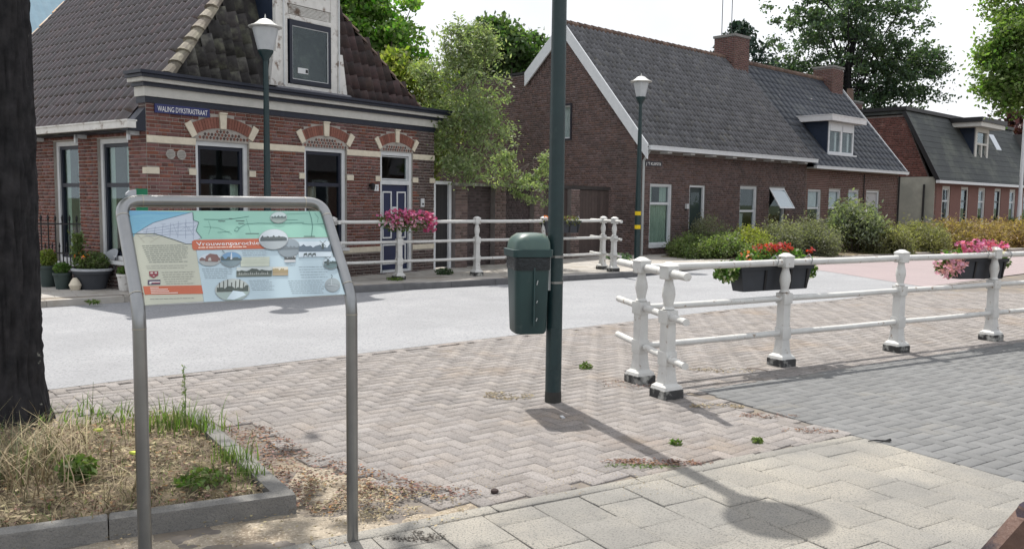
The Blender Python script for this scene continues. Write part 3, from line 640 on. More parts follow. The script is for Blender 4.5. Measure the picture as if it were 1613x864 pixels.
# dormer
dm=MB(); dm.box(DX0+.16,DX1-.16,.9,1.3,3.45,5.39)
dm=dm.build('dormer',mat('navy_boarding',(.02,.03,.055),(.014,.022,.04),rough=.5),hA)
m=MB(); m.prism([(DX0-.02,3.55),(2.56,3.55),(2.56,4.15),(DX0+.06,4.15)],lambda a,z:(a,.13,z),lambda a,z:(a,.03,z)); m.box(2.56,2.80,.05,.14,3.55,5.4)
m.prism([(2.58+.0,4.16),(2.58,5.4),(DX0+.12,5.4),(DX0+.12,4.16)],lambda a,z:(a,.13,z),lambda a,z:(a,.045,z))
m.box(2.80,3.83,.04,.14,3.52,3.62); m.box(2.80,3.83,.05,.14,4.78,4.86); m.box(2.80,3.83,.06,.14,5.06,5.4)
m.box(3.83,3.98,.05,.14,3.55,5.4); m.prism([(3.985,3.52),(DX1+.06,3.52),(4.10,4.3),(3.985,4.3)],lambda a,z:(a,.13,z),lambda a,z:(a,.03,z)); m.box(3.985,4.03,.045,.13,4.305,5.4)
m.build('dormer_surround',M_oldwhite,dm)
m=MB(); m.box(2.70,2.72,.02,.05,3.58,5.4); m.box(4.0,4.02,.015,.045,3.6,5.4); m.build('moulding',M_white,dm)
m=MB(); m.box(2.803,3.827,.10,.13,4.862,5.058); 
for k in range(7): m.box(2.86,3.77,.075,.10,4.885+k*.024,4.897+k*.024)
m.build('louvre',M_oldwhite,dm)
m=MB(); a0,a1,c0,c1=2.83,3.80,3.63,4.77; m.box(a0,a0+.06,.02,.08,c0,c1);m.box(a1-.06,a1,.02,.08,c0,c1);m.box(a0+.06,a1-.06,.02,.08,c0,c0+.08);m.box(a0+.06,a1-.06,.02,.08,c1-.1,c1); m.build('sash',M_navy,dm)
m=MB(); m.box(a0+.06,a0+.072,.03,.05,c0+.08,c1-.1);m.box(a1-.072,a1-.06,.03,.05,c0+.08,c1-.1);m.box(a0+.072,a1-.072,.03,.05,c0+.08,c0+.092);m.box(a0+.072,a1-.072,.03,.05,c1-.112,c1-.1); m.build('glazing_bead',M_white,dm)
m=MB(); m.box(a0+.072,a1-.072,.045,.05,c0+.092,c1-.112); m.build('pane',GLASS,dm)
m=MB(); m.box(a0,a1,.5,.52,c0-.05,c1+.05); m.build('pane_backing',M_int,dm)  # dull grey sheet stands in for the room behind the pane
m=MB(); m.box(3.02,3.26,.036,.043,3.83,3.93); m.build('sticker',M_white,dm); m=MB(); m.box(3.2,3.25,.03,.037,3.85,3.91); m.build('sticker_mark',M_iron,dm)
m=MB(); m.prism([(2.46,3.47),(4.32,3.47),(4.25,3.545),(2.56,3.545)],lambda a,z:(a,.1,z),lambda a,z:(a,-.02-(3.55-z)*.3,z)); m.build('lead_flashing',mat('lead',(.2,.2,.22),(.12,.12,.14),rough=.6,bump=.4,bs=20),dm)
m=MB(); m.box(DX0,DX1,0,1.2,5.4,5.5); m.build('dormer_head',M_oldwhite,dm)
for x in (DX0+.14,DX1-.16): m=MB(); m.box(x,x+.02,.142,1.3,3.45,5.39); m.build('dormer_cheek',MATS['navy_boarding'],dm)
# ================================================================== HOUSES B (two dwellings in one row), C and walls
THB=math.radians(90-46.8); CB=(3.643,24.78,.1)
def houseB_side(a,b,z): return (b,a,z)
hB=thing('gabled_house','plum brick gabled cottage with white bargeboards, concrete pantiles and wall window','house',CB,THB)
XB=9.62; ez=3.02; RZ=6.95; RW=3.07; tB=(RZ-ez-.1)/(RW+.3); eg=ez+.1+.3*tB-.06
opB=[(.48,1.55,.26,2.08),(2.44,3.28,0,2.08),(5.27,6.32,.45,2.1),(7.1,8.17,.45,2.1)]
m=MB(); wallpanel(m,0,XB,-.1,ez,opB,0,.2); wB=m.build('wall',M_mortar2,hB)
gp=[(0.2,-.1),(0.2,eg+.2*tB),(RW,RZ-.02),(4.67,5.55),(4.67,5.6),(9.6,5.6),(9.6,-.1)]
gw=(2.70,3.42,3.42,4.54)   # gable window y0,y1,z0,z1
m=MB()
for poly in ([(0.2,-.1),(gw[0],-.1),(gw[0],gw[2]),(gw[0],eg+gw[0]*tB),(0.2,eg+.2*tB)],
             [(gw[0],-.1),(gw[1],-.1),(gw[1],gw[2]),(gw[0],gw[2])],
             [(gw[0],gw[3]),(gw[1],gw[3]),(gw[1],RZ-.02-(gw[1]-RW)*.86),(RW,RZ-.02),(gw[0],eg+gw[0]*tB)],
             [(gw[1],-.1),(4.67,-.1),(4.67,5.6),(gw[1],RZ-.02-(gw[1]-RW)*.86)],[(4.67,-.1),(9.6,-.1),(9.6,5.6),(4.67,5.6)]):
    m.prism(poly,lambda a,z:(0,a,z),lambda a,z:(.2,a,z))
wG=m.build('wall',M_mortar2,hB,label='side gable wall with flat topped rear part')
m=MB(); m.box(.2,XB,9.4,9.6,-.1,5.5); m.box(.2,XB,4.7,9.4,5.4,5.5); m.box(XB-.15,XB,3.3,9.4,-.1,5.4); m.box(XB-.15,XB,.2,3.3,-.1,2.9); m.build('rear_wall',M_brickd,hB)
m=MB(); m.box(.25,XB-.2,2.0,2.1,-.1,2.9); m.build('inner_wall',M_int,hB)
def gtop(y): return ez+y*tB if y<RW else max(5.6,RZ-.02-(y-RW)*.86)
def spG(z):
    h=[(gw[0],gw[1])] if gw[2]<z<gw[3] else []
    lo=0. if z<eg else (z-eg)/tB+.03; hi=9.6 if z<5.58 else RW+(RZ-.02-z)/.86
    return cut(lo,hi,h)
spB=lambda z:cut(0,XB,[(o[0],o[1]) for o in opB if o[2]-.02<=z<=o[3]+.02])
br=brick_recs(wB,lambda x,z:(x,0,z),(1,0,0),(0,-1,0),-.1,ez-.05,spB,lambda x,z:0,course=.066,bl=.22)
br+=brick_recs(wG,lambda x,z:(0,x,z),(0,1,0),(-1,0,0),-.1,6.9,spG,lambda x,z:0,course=.066,bl=.22)
pieces(br,BRK_V,BRK_F,[M_brickB],'brick','brick_courses',top=hB)
M_wgB=mat('pale_window_paint',(.62,.64,.66),(.55,.57,.6),rough=.5)
o=window(hB,front,.48,1.55,.26,2.08,M_wgB,M_wgB,fw=.06,sw=.03,bars=(1.5,),sill=M_wgB,curtain=[(.56,1.47,.34,1.5),(.6,.75,1.55,2.0),(1.1,1.4,1.55,2.0)],y=.08)
m=MB(); m.box(2.44,2.5,.03,.15,0,2.08);m.box(3.2,3.28,.03,.15,0,2.08);m.box(2.5,3.2,.03,.15,2.01,2.08); d2=m.build('door_frame',M_wgB,hB)
m=MB(); m.box(2.505,3.195,.09,.13,.02,2.0); m.build('door_leaf',mat('dark_green_door',(.015,.03,.032),rough=.4),d2); m=MB(); m.box(2.62,3.08,.085,.092,.9,1.85); m.build('pane',GLASS,d2)
window(hB,front,5.27,6.32,.45,2.1,M_wgB,M_wgB,fw=.06,sw=.035,bars=(1.28,),y=.08,curtain=[(5.35,5.7,.5,1.2)],cmat=MATS['white_curtain'])
window(hB,front,7.1,8.17,.45,2.1,M_wgB,None,fw=.06,y=.08)
# opened top-hung sash
ow=MB(); y0=.02; 
def tilt(a,b,z): # hinge at z=2.06, opens outwards
    h=2.05-z; an=math.radians(33); return (a,.03-math.sin(an)*h-b*math.cos(an),2.05-math.cos(an)*h)
m=MB(tilt); m.box(7.14,7.2,0,.03,1.25,2.05);m.box(8.07,8.13,0,.03,1.25,2.05);m.box(7.2,8.07,0,.03,1.99,2.05);m.box(7.2,8.07,0,.03,1.25,1.31); os_=m.build('opened_sash',M_wgB,hB)
m=MB(tilt); m.box(7.2,8.07,.01,.018,1.31,1.99); m.build('pane',mat('sky_painted_glass',(.2,.28,.33),(.17,.25,.3),rough=.03,spec=1.,coat=1),os_)  # sky reflection painted into the opaque pane's base colour
window(hB,houseB_side,gw[0],gw[1],gw[2],gw[3],mat('dark_window_paint',(.03,.03,.04)),M_wgB,fw=.05,sw=.05,y=.06,curtain=[(2.8,3.1,3.5,4.45)],cmat=MATS['white_curtain'],proud=.05)
m=MB(); m.box(-.012,.0,6.5,6.6,0,1); 
# bargeboards
m=MB(); wbd=.32
def bb(y0,z0,y1,z1,w_=wbd): m.prism([(y0,z0),(y1,z1),(y1,z1-w_*1.35),(y0,z0-w_*1.35)],lambda a,z:(-.12,a,z),lambda a,z:(-.07,a,z))
bb(-.33,ez+.1-.03*tB+.1,RW,RZ+.12); m.build('bargeboard',M_wgB,hB)
m=MB(); bb(RW+.002,RZ+.12,4.72,RZ+.12-(4.72-RW)*.86); m.build('bargeboard',M_wgB,hB)
# roof
zB=lambda y:ez+.1+(y+.3)*tB
m=MB(); m.prism([(-.26,zB(-.26)-.01),(RW,RZ-.01),(4.75,RZ+.08-(4.75-RW)*.86),(4.75,RZ-(4.75-RW)*.86-.08),(RW,RZ-.12),(-.26,zB(-.26)-.06)],lambda a,z:(-.1,a,z),lambda a,z:(XB,a,z)); rB=m.build('roof',M_tileB,hB)
m=MB(); m.prism([(4.76,5.62),(9.7,5.62),(9.7,5.7),(4.76,5.7)],lambda a,z:(-.03,a,z),lambda a,z:(XB,a,z)); m.build('roof_coping',M_iron,hB)
ang=math.atan(tB); cb,sb=math.cos(ang),math.sin(ang)
tb=tile_recs(rB,(-.1,-.32,zB(-.32)+.01),(1,0,0),(0,cb,sb),(0,-sb,cb),.205,.255,47,20,lambda a,s_:a<XB+.12,0)
tv,tf_=pantile(.205,.255,1.0); pieces(tb,tv,tf_,[M_tileB],'roof_tile','roof_tiles_beyond',top=hB)
n=int(XB/.33)
for i in range(n+1):
    b=MB(); x=-.1+i*.33; b.tube([(x,RW,RZ+.07),(x+.35,RW,RZ+.055)],[.105,.095],8); b.build('ridge_tile',M_ridgeB,rB)
m=MB(); m.box(-.05,XB+.05,-.42,-.28,ez-.0,ez+.10); m.box(-.05,XB+.05,-.43,-.27,ez+.10,ez+.125); gB=m.build('gutter',M_wgB,hB); m=MB(); m.box(0,XB,-.28,.19,ez+.002,ez+.03); m.build('soffit',M_wgB,hB)
for i in range(8): m=MB(); m.box(.9+i*1.15,1.12+i*1.15,-.28,0,ez-.06,ez-.01); m.build('gutter_bracket',M_wgB,gB)
m=MB(); m.tube([(.06,-.08,.0),(.06,-.08,ez-.3),(.04,-.3,ez-.02)],.035,8); m.build('downpipe',mat('pale_pipe',(.4,.42,.42)),hB)
def chimney(parent,x0,x1,y0,y1,z0,z1,m_=M_brickB2,ridge=True):
    c=MB(); c.box(x0,x1,y0,y1,z0,z1-.09); c=c.build('chimney',M_mortar2,parent)
    k=MB(); k.box(x0-.04,x1+.04,y0-.04,y1+.04,z1-.09,z1); k.build('chimney_cap',M_kerb,c)
    q=[]; cs=.07; n_=int((z1-.09-z0)/cs)
    for j in range(n_):
        z=z0+j*cs+cs/2
        for (A,B_,f,nr,ux) in ((x0,x1,lambda t:(t,y0,z),(0,-.008,0),(1,0,0)),(y0,y1,lambda t:(x0,t,z),(-.008,0,0),(0,1,0))):
            t=A-(.11 if j%2 else 0)
            while t<B_-.02:
                a,b=max(t,A),min(t+.21,B_)
                if b-a>.03: q.append((c,m4(f((a+b)/2),np.array(ux,float)*(b-a-.012),np.array(nr),(0,0,cs-.014)),0))
                t+=.22
    A_=np.stack([r[1] for r in q]); tvh=np.c_[np.array(BRK_V,float),np.ones(8)]; V=np.einsum('nij,kj->nki',A_,tvh)[:,:,:3].reshape(-1,3); Fq=(np.array(BRK_F)[None]+(np.arange(len(q))*8)[:,None,None]).reshape(-1,4)
    tag(link('chimney_bricks',npmesh('chimney_bricks',V,Fq,m_),c),kind='stuff'); return c
chimney(hB,8.75,9.75,RW-.45,RW+.45,6.2,7.85)
for (x,l) in ((8.85,9.9),(9.5,9.7)):
    m=MB(); m.tube([(x,RW+.2,7.2),(x,RW+.2,l+.6)],.016,6); m.build('antenna_mast',M_iron,hB)
m=MB(); m.tube([(.35,3.75,6.3),(.32,3.75,7.1)],.085,10); m.tube([(.32,3.75,7.1),(.32,3.75,7.16)],.12,10); m.build('flue_pipe',M_steel,hB)
# wall plate street name on the cottage
sp=thing('street_name_plate','narrow dark street name plate at the left end of the gabled cottage front','sign',CB,THB)
m=MB(); m.box(.2,.98,-.03,-.012,2.58,2.72); m.build('plate',mat('dark_plate',(.03,.03,.045),rough=.4),sp)
letters(sp,"J 'T KLIIFSTR",(.24,-.03,2.61),(1,0,0),(0,0,1),(0,-1,0),.11,.7,MATS['sign_white'])
al=thing('wall_light','small white wall light beside the cottage door','lamp',CB,THB); m=MB(); m.box(2.22,2.3,-.09,-.008,1.35,1.5); m.build('lamp_shade',M_white,al); m=MB(); m.box(2.24,2.28,-.05,-.008,1.3,1.35); m.build('bracket',M_iron,al)
# ---------------- second dwelling
q=Matrix.Rotation(THB,4,'Z'); off=q@Vector((XB+.02,0,0)); 
hB2=thing('slate_cottage','red brick cottage with smooth dark slates and a flat white dormer','house',(CB[0]+off.x,CB[1]+off.y,.1),THB)
X2=7.9; ez2=2.84; t2=(RZ-ez2-.1)/(RW+.3)
op2=[(.15,1.15,.5,2.08),(1.75,2.7,.5,2.1),(3.35,4.25,1.25,2.1),(4.9,6.1,0,2.1)]
m=MB(); wallpanel(m,0,X2,-.1,ez2,op2,0,.2); w2=m.build('wall',M_mortar,hB2)
m=MB(); m.prism([(0.2,-.1),(.2,ez2+.3*t2+.2*t2),(RW,RZ-.1),(6.1,ez2),(6.1,-.1)],lambda a,z:(X2-.2,a,z),lambda a,z:(X2,a,z)); m.build('wall',M_brickB2,hB2)
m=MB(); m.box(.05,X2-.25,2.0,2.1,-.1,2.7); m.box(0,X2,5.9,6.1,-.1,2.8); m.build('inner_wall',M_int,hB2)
br=brick_recs(w2,lambda x,z:(x,0,z),(1,0,0),(0,-1,0),-.1,ez2-.05,lambda z:cut(0,X2,[(o[0],o[1]) for o in op2 if o[2]-.02<=z<=o[3]+.02]),lambda x,z:0,course=.066,bl=.22)
pieces(br,BRK_V,BRK_F,[M_brickB2],'brick','brick_courses',top=hB2)
for (a,b_,z0,z1) in op2[:3]: window(hB2,front,a,b_,z0,z1,M_wgB,M_wgB,fw=.06,sw=.03,bars=((z0+z1)/2+.1,),y=.08,curtain=[(a+.1,b_-.1,z1-.75,z1-.1)],cmat=MATS['white_curtain'],sill=M_wgB)
m=MB(); m.box(4.9,4.98,.03,.15,0,2.1);m.box(6.02,6.1,.03,.15,0,2.1);m.box(4.98,6.02,.03,.15,2.03,2.1); d3=m.build('door_frame',M_wgB,hB2); m=MB(); m.box(4.985,6.015,.09,.13,.02,2.02); m.build('door_leaf',mat('pale_grey_door',(.45,.45,.46)),d3)
z2=lambda y:ez2+.08+(y+.3)*t2
m=MB(); m.prism([(-.26,z2(-.26)-.01),(RW,RZ-.05),(6.3,ez2-.2),(6.3,ez2-.3),(RW,RZ-.15),(-.26,z2(-.26)-.06)],lambda a,z:(0.01,a,z),lambda a,z:(X2+.12,a,z)); r2=m.build('roof',M_slate,hB2)
an=math.atan(t2); c2,s2=math.cos(an),math.sin(an)
dz=(1.75,3.95)   # dormer x span
def ins2(a,s_):
    y=-.33+s_*c2; z=z2(y)
    return not (dz[0]-.1<a<dz[1]+.1 and 3.35<z<4.9)
fv,ff=flattile(.405,.34,.02); ts=tile_recs(r2,(0.0,-.33,z2(-.33)+.012),(1,0,0),(0,c2,s2),(0,-s2,c2),.405,.34,20,16,ins2,0,jit=.0005,tw=.12); pieces(ts,fv,ff,[M_slate],'roof_slate','roof_slates_beyond',top=hB2,limit=300)
for i in range(24):
    b=MB(); x=.02+i*.335; b.tube([(x,RW,RZ+.05),(x+.35,RW,RZ+.035)],[.1,.09],8); b.build('ridge_tile',M_ridgeB,r2)
m=MB(); m.prism([(-.3,z2(-.3)+.06),(RW,RZ+.14),(RW,RZ-.06),(-.3,z2(-.3)-.14)],lambda a,z:(X2+.12,a,z),lambda a,z:(X2+.17,a,z)); m.build('bargeboard',M_wgB,hB2)
m=MB(); 
for i in range(16):
    y=-.1+i*.2; 
    b=MB(); b.box(-.06,.07,y,y+.18,z2(y)+.03,z2(y)+.09+random.uniform(0,.04)); b.build('party_wall_cap',mat('brown_mortar_fillet',(.2,.14,.11),(.13,.1,.085),isl=.3),r2)
m=MB(); m.box(0,X2+.1,-.4,-.27,ez2-.02,ez2+.07); m.box(0,X2+.1,-.41,-.26,ez2+.07,ez2+.09); m.build('gutter',M_wgB,hB2); m=MB(); m.box(0,X2,-.27,.19,ez2+.002,ez2+.03); m.build('soffit',M_wgB,hB2)
m=MB(); m.tube([(X2-.03,-.06,0),(X2-.03,-.06,ez2-.1)],.04,8); m.tube([(4.6,-.04,0),(4.6,-.04,ez2-.1)],.02,6); m.build('downpipe',M_iron,hB2)
chimney(hB2,6.75,7.75,RW-.5,RW+.4,6.0,7.55)
# dormer
yd=.16
m=MB(); m.box(dz[0]+.07,dz[1]-.07,1.0,1.2,3.4,4.65); d_=m.build('dormer',MATS['navy_boarding'],hB2)
for x in (dz[0],dz[1]-.06): m=MB(); m.box(x,x+.06,yd,1.3,3.4,4.66); m.build('dormer_cheek',MATS['navy_boarding'],d_)
m=MB(); m.box(dz[0]-.25,dz[1]+.4,yd-.3,1.5,4.66,4.86); m.box(dz[0]-.27,dz[1]+.42,yd-.32,1.5,4.86,4.89); m.build('dormer_roof',mat('pale_fascia',(.66,.66,.67)),d_)
m=MB(); a0,a1,c0,c1=dz[0]+.06,dz[1]-.06,3.46,4.65; xm=(a0+a1)/2
m.box(a0,a0+.1,yd-.02,yd+.08,c0,c1);m.box(a1-.1,a1,yd-.02,yd+.08,c0,c1);m.box(a0+.1,a1-.1,yd-.02,yd+.08,c1-.1,c1);m.box(a0+.1,a1-.1,yd-.02,yd+.08,c0,c0+.08);m.box(xm-.07,xm+.07,yd-.02,yd+.08,c0+.08,c1-.1); m.box(a0+.1,xm-.07,yd-.04,yd+.03,c1-.34,c1-.1);m.box(xm+.07,a1-.1,yd-.04,yd+.03,c1-.34,c1-.1)
m.build('window',M_wgB,d_); m=MB(); m.box(a0+.1,a1-.1,yd+.03,yd+.04,c0+.08,c1-.1); m.build('pane',GLASS,d_)
m=MB(); 
for a in (a0+.2,xm-.3,xm+.2,a1-.3): m.box(a,a+.12,yd+.1,yd+.12,c0,c1-.35)
m.build('curtain',MATS['white_curtain'],d_); m=MB(); m.box(a0,a1,yd+.5,yd+.52,c0,c1); m.build('pane_backing',M_dark,d_)  # dark sheet stands in for the unlit room behind the panes
m=MB(); m.box(dz[0]-.05,dz[1]+.1,yd-.1,yd-.02,3.40,3.46); m.build('flashing',M_wgB,d_)
# ---------------- house C
tq=21.55; CC=(CB[0]+math.sin(math.radians(46.8))*tq,CB[1]+math.cos(math.radians(46.8))*tq,.1)
hC=thing('mansard_house','distant house with red brick and grey rendered side wall and dark mansard roof','house',CC,THB)
XC=15.; opC=[(.9+i*2.35,1.9+i*2.35,.1 if i==2 else .3,2.45) for i in range(6)]
m=MB(); wallpanel(m,0,XC,-.1,2.6,opC,0,.2); m.build('wall',mat('brown_red_wall',(.2,.1,.085),(.15,.08,.07),s=20,bump=.5,bs=30),hC)
gc=[(.32,2.842),(1.55,5.75),(6.5,5.75),(6.5,2.842)]
m=MB(); m.prism(gc,lambda a,z:(0,a,z),lambda a,z:(.2,a,z)); wC=m.build('wall',M_mortar2,hC,label='red brick upper side wall')
def spC(z):
    return [(.2+max(0,(z-2.6)/3.15*1.35)+.02,6.5)]
bC=brick_recs(wC,lambda x,z:(0,x,z),(0,1,0),(-1,0,0),2.86,5.7,spC,lambda x,z:0,course=.085,bl=.26,out=.01); pieces(bC,BRK_V,BRK_F,[mat('bright_red_brick',(.17,.07,.058),(.125,.058,.05),isl=.3,s=4,c=(.26,.17,.15),cs=2,camt=(.6,.75))],'brick','brick_courses',top=hC,limit=0)
m=MB(); m.box(-.03,.2,.0,6.5,-.1,2.84); m.build('rendered_wall',M_render,hC)
m=MB(); m.prism([(-.25,2.72),(1.5,5.95),(6.6,5.95),(6.6,5.80),(1.6,5.8),(-.1,2.62)],lambda a,z:(-.12,a,z),lambda a,z:(XC+.1,a,z)); rC=m.build('roof',mat('felt_slate',(.055,.062,.062),(.04,.045,.047),rough=.7,s=1.5,bump=.5,bs=14,c=(.1,.11,.095),cs=.8),hC)
m=MB(); m.prism([(-.3,2.66),(1.42,5.9),(1.62,5.9),(-.08,2.66)],lambda a,z:(-.2,a,z),lambda a,z:(-.125,a,z)); m.build('verge_board',M_iron,hC)
m=MB(); m.box(-.22,XC,1.38,6.7,5.952,6.12); m.build('roof_edge',M_iron,hC)
for j in range(11):
    m=MB(); y=-.2+j*.155; z=2.8+j*.285; m.prism([(y,z),(y+.16,z+.295),(y+.15,z+.30),(y-.02,z+.01)],lambda a,q:(-.1,a,q),lambda a,q:(XC+.09,a,q)); m.build('slate_course',MATS['felt_slate'],rC)
m=MB(); m.box(-.5,XC,-.4,-.22,2.55,2.68); m.build('gutter',M_wgB,hC); m=MB(); m.tube([(-.1,.45,0),(-.1,.45,2.5)],.05,8); m.build('downpipe',M_iron,hC)
for i,(a,b_,z0,z1) in enumerate(opC): window(hC,front,a,b_,z0,z1,MATS['cornice_white'],M_navy if i%2 else M_wgB,fw=.13,sw=.05,bars=(1.75,),y=.08,curtain=[(a+.2,a+.45,z0+.2,z1-.2)],cmat=MATS['white_curtain'],fbot=False)
m=MB(); m.box(.3,XC-.3,2,2.1,-.1,2.5); m.box(0,XC,6.3,6.5,-.1,5.8); m.box(XC-.2,XC,.3,6.3,-.1,5.7); m.build('inner_wall',M_int,hC)
m=MB(); m.box(6.11,7.99,1.4,1.7,3.4,5.49); dC=m.build('dormer',MATS['navy_boarding'],hC)
for x in (6.0,8.0): m=MB(); m.box(x,x+.1,.5,1.7,3.4,5.5); m.build('dormer_cheek',MATS['navy_boarding'],dC)
m=MB(); m.box(5.3,8.8,-.05,2.6,5.5,5.72); m.build('dormer_roof',MATS['cornice_white'],dC)
m=MB(); m.box(5.2,8.9,-.12,2.7,5.722,5.95); m.build('dormer_edge',M_iron,dC)
m=MB(); m.box(6.1,6.35,.45,.6,3.4,5.5);m.box(7.75,8.0,.45,.6,3.4,5.5);m.box(6.35,7.75,.45,.6,3.4,3.6);m.box(6.35,7.75,.45,.6,5.3,5.5);m.box(6.35,7.75,.45,.6,4.65,4.75);m.box(6.97,7.13,.45,.6,3.6,4.65); m.build('window',MATS['cornice_white'],dC); m=MB(); m.box(6.35,7.75,.55,.56,3.6,5.3); m.build('pane',GLASS,dC); m=MB(); m.box(6.35,7.75,1.1,1.12,3.6,5.3); m.build('pane_backing',MATS['white_curtain'],dC)
m=MB(); 
def onC(y): return 2.72+(y+.25)*1.846
m.prism([(.75,onC(.75)+.06),(1.2,onC(1.2)+.06),(1.2,onC(1.2)),(.75,onC(.75))],lambda a,z:(10.2,a,z),lambda a,z:(11.0,a,z)); m.build('roof_light',mat('skylight_glass',(.45,.5,.55),rough=.1,spec=.8),hC)
chimney(hC,1.2,2.2,4.6,5.5,5.9,6.75); m=MB(); m.tube([(1.7,5.05,6.7),(1.7,5.05,7.4)],[.2,.16],8); m.build('chimney_pot',M_ridgeB,hC)
chimney(hC,8.9,9.7,5.0,5.6,5.9,6.5); m=MB(); m.tube([(9.3,5.3,6.5),(9.3,5.3,7.1)],[.16,.13],8); m.build('chimney_pot',M_ridgeB,hC)
# ================================================================== yard wall between the houses
PW=np.array((CA[0],CA[1]))+np.array((math.cos(TH),math.sin(TH)))*HA_W; ang=math.atan2(.79127,.61147)
yw=thing('yard_wall','dark brick yard wall with pillars between the two houses','wall',(PW[0],PW[1],.1),ang)
WL=7.45
m=MB(); m.box(.62,WL,.06,.22,-.1,1.86); w_=m.build('wall_panel',mat('dark_panel_mortar',(.085,.075,.075),(.06,.055,.055),bump=.4),yw)  # panel mortar darker than that of the pillars
m=MB(); m.box(.62,4.5,-.06,.32,1.862,1.93); m.build('coping',mat('mossy_coping',(.2,.2,.17),(.13,.13,.11),bump=.8,bs=40,c=(.45,.45,.42),cs=4),yw)
m=MB(); m.box(4.5,WL,.0,.26,1.862,1.96); m.build('timber_beam',mat('dark_timber',(.05,.042,.04),(.03,.028,.028)),yw)
br=[]
for x in (.62,2.05,3.62,5.3):
    m=MB(); m.box(x,x+.42,-.08,.06,-.1,1.86); p_=m.build('pillar',M_mortar2,yw)
    br+=brick_recs(p_,lambda a,z:(a,-.08,z),(1,0,0),(0,-1,0),-.1,1.85,lambda z,x=x:[(x,x+.42)],lambda a,z:0,course=.065,bl=.21)
nP=len(br)
br+=brick_recs(w_,lambda a,z:(a,.06,z),(1,0,0),(0,-1,0),-.1,1.85,lambda z:cut(.62,WL,[(x,x+.42) for x in (.62,2.05,3.62,5.3)]+[(4.04,WL)]),lambda a,z:1,course=.065,bl=.21,out=.005)
pieces(br,BRK_V,BRK_F,[mat('pillar_brick',(.15,.105,.095),(.11,.08,.075),isl=.35,hue=.01,s=20),mat('dark_panel_brick',(.07,.05,.05),(.05,.04,.042),isl=.35,s=20)],'brick','brick_courses',top=yw)  # panel bricks darker than the pillar bricks
for (a,b_) in ((4.06,5.28),(5.74,WL-.03)):
    k=int((b_-a)/.14)
    for i in range(k): m=MB(); m.box(a+(b_-a)*i/k+.003,a+(b_-a)*(i+1)/k-.003,.035,.058,0,1.85); m.build('plank',mat('brown_boarding',(.075,.055,.05),(.055,.042,.04),isl=.2,s=8,rough=.8),yw)
gd_=thing('side_gate','dark narrow gate in a white frame beside the corner house','gate',(PW[0],PW[1],.1),ang)
m=MB(); m.box(.0,.06,-.0,.14,0,1.95); m.box(.5,.58,.0,.14,0,1.95); m.box(.06,.5,.0,.14,1.88,1.95); m.build('gate_frame',M_wgB,gd_)
for i in range(4): m=MB(); m.box(.065+i*.108,.168+i*.108,.05,.08,.03,1.875); m.build('board',M_iron,gd_)
# a lean-to roof behind the yard wall, and the blue-roofed barn behind the corner house
m=MB(); bn=thing('blue_roofed_barn','barn with pale blue corrugated roof behind the corner house','barn',(-19.5,31.5,0),math.radians(53))
m=MB(); m.box(0,16,0,12,0,4.2); m.build('wall',M_brickd,bn)
bm_=mat('blue_corrugated_sheet',(.22,.34,.42),(.17,.28,.36),rough=.5,s=3); 
m=MB(); n=84
rise=9.0; run=6.
def cr(sx): 
    V=[];
    return V
xs=[i*16.6/n-.3 for i in range(n+1)]
V=[(x,-.3,4.1+(.045 if i%2 else 0)) for i,x in enumerate(xs)]+[(x,run,4.1+rise+(.045 if i%2 else 0)) for i,x in enumerate(xs)]
m.add(V,[(i,i+1,n+2+i,n+1+i) for i in range(n)]); m.add([(-.3,run,4.1+rise),(16.3,run,4.1+rise),(16.3,12.3,4.1),(-.3,12.3,4.1)],[(0,1,2,3)]); m.build('corrugated_roof',bm_,bn,recalc=False)
# house on this side of the street, right of the view: what the windows opposite reflect
oa=math.atan2(.69,.73); oh=thing('opposite_house','brick house on the near side of the street beyond the right edge','house',(15.5,12.5,0),oa)
m=MB(); m.box(0,20,-7,0,0,3.0); m.build('wall',M_brickB2,oh)
m=MB(); m.prism([(.3,2.9),(-3.5,6.8),(-7.3,2.9)],lambda a,z:(-.2,a,z),lambda a,z:(20.2,a,z)); m.build('roof',M_tileR,oh)
for i in range(6):
    x=1.2+i*3.1; m=MB(); m.box(x,x+1.1,.0,.05,.6,2.5); f_o=m.build('window',M_white,oh); m=MB(); m.box(x+.1,x+1.0,.05,.06,.7,2.4); m.build('pane',M_navy,f_o)
# ================================================================== STREET FURNITURE
def street_lamp(loc,label,sc=1.,bands=(),wide=1.,hex_=False,r0=.062,r1=.042,group='green street lamps with pale heads'):
    t=thing('street_lamp',label,'street lamp',loc,0,group)
    m=MB(); m.lathe([(r0*1.0,-.05),(r0,.9),(r0*.97,1.4),(r1,4.10*sc)],14); m.build('pole',M_greenpole,t,smooth=True)
    m=MB(); m.lathe([(r1*1.15,4.02*sc),(r1*1.5,4.06*sc),(.1,4.12*sc),(.125,4.165*sc),(.13,4.2*sc)],16); m.build('collar',M_greenpole,t,smooth=True)
    z=4.2*sc; m=MB(); n=6 if hex_ else 20
    m.lathe([(.128,z),(.215,z+.36),(.2,z+.38)],n,ph=.3); m.build('lamp_glass',M_glassw,t,smooth=not hex_)
    m=MB(); m.lathe([(.20,z+.37),(.275,z+.375),(.282,z+.39),(.2,z+.42),(.15,z+.455),(.1,z+.50),(.045,z+.52),(.012,z+.525),(.012,z+.56),(.004,z+.6)],22); m.build('lamp_cap',M_lampcap,t,smooth=True)
    for zb in bands: m=MB(); m.lathe([(r0*1.04,zb),(r0*1.04,zb+.1)],14); m.build('yellow_band',mat('yellow_tape',(.7,.5,.02),(.6,.42,.02)),t)
    return t
tA=street_lamp((-4.2,14.72,.1),'green street lamp with round pale head in front of the corner house',sc=.955); 
m=MB(); m.lathe([(.047,2.9),(.047,3.0)],12); m.build('yellow_label',mat('yellow_tape',(.7,.5,.02)),tA)
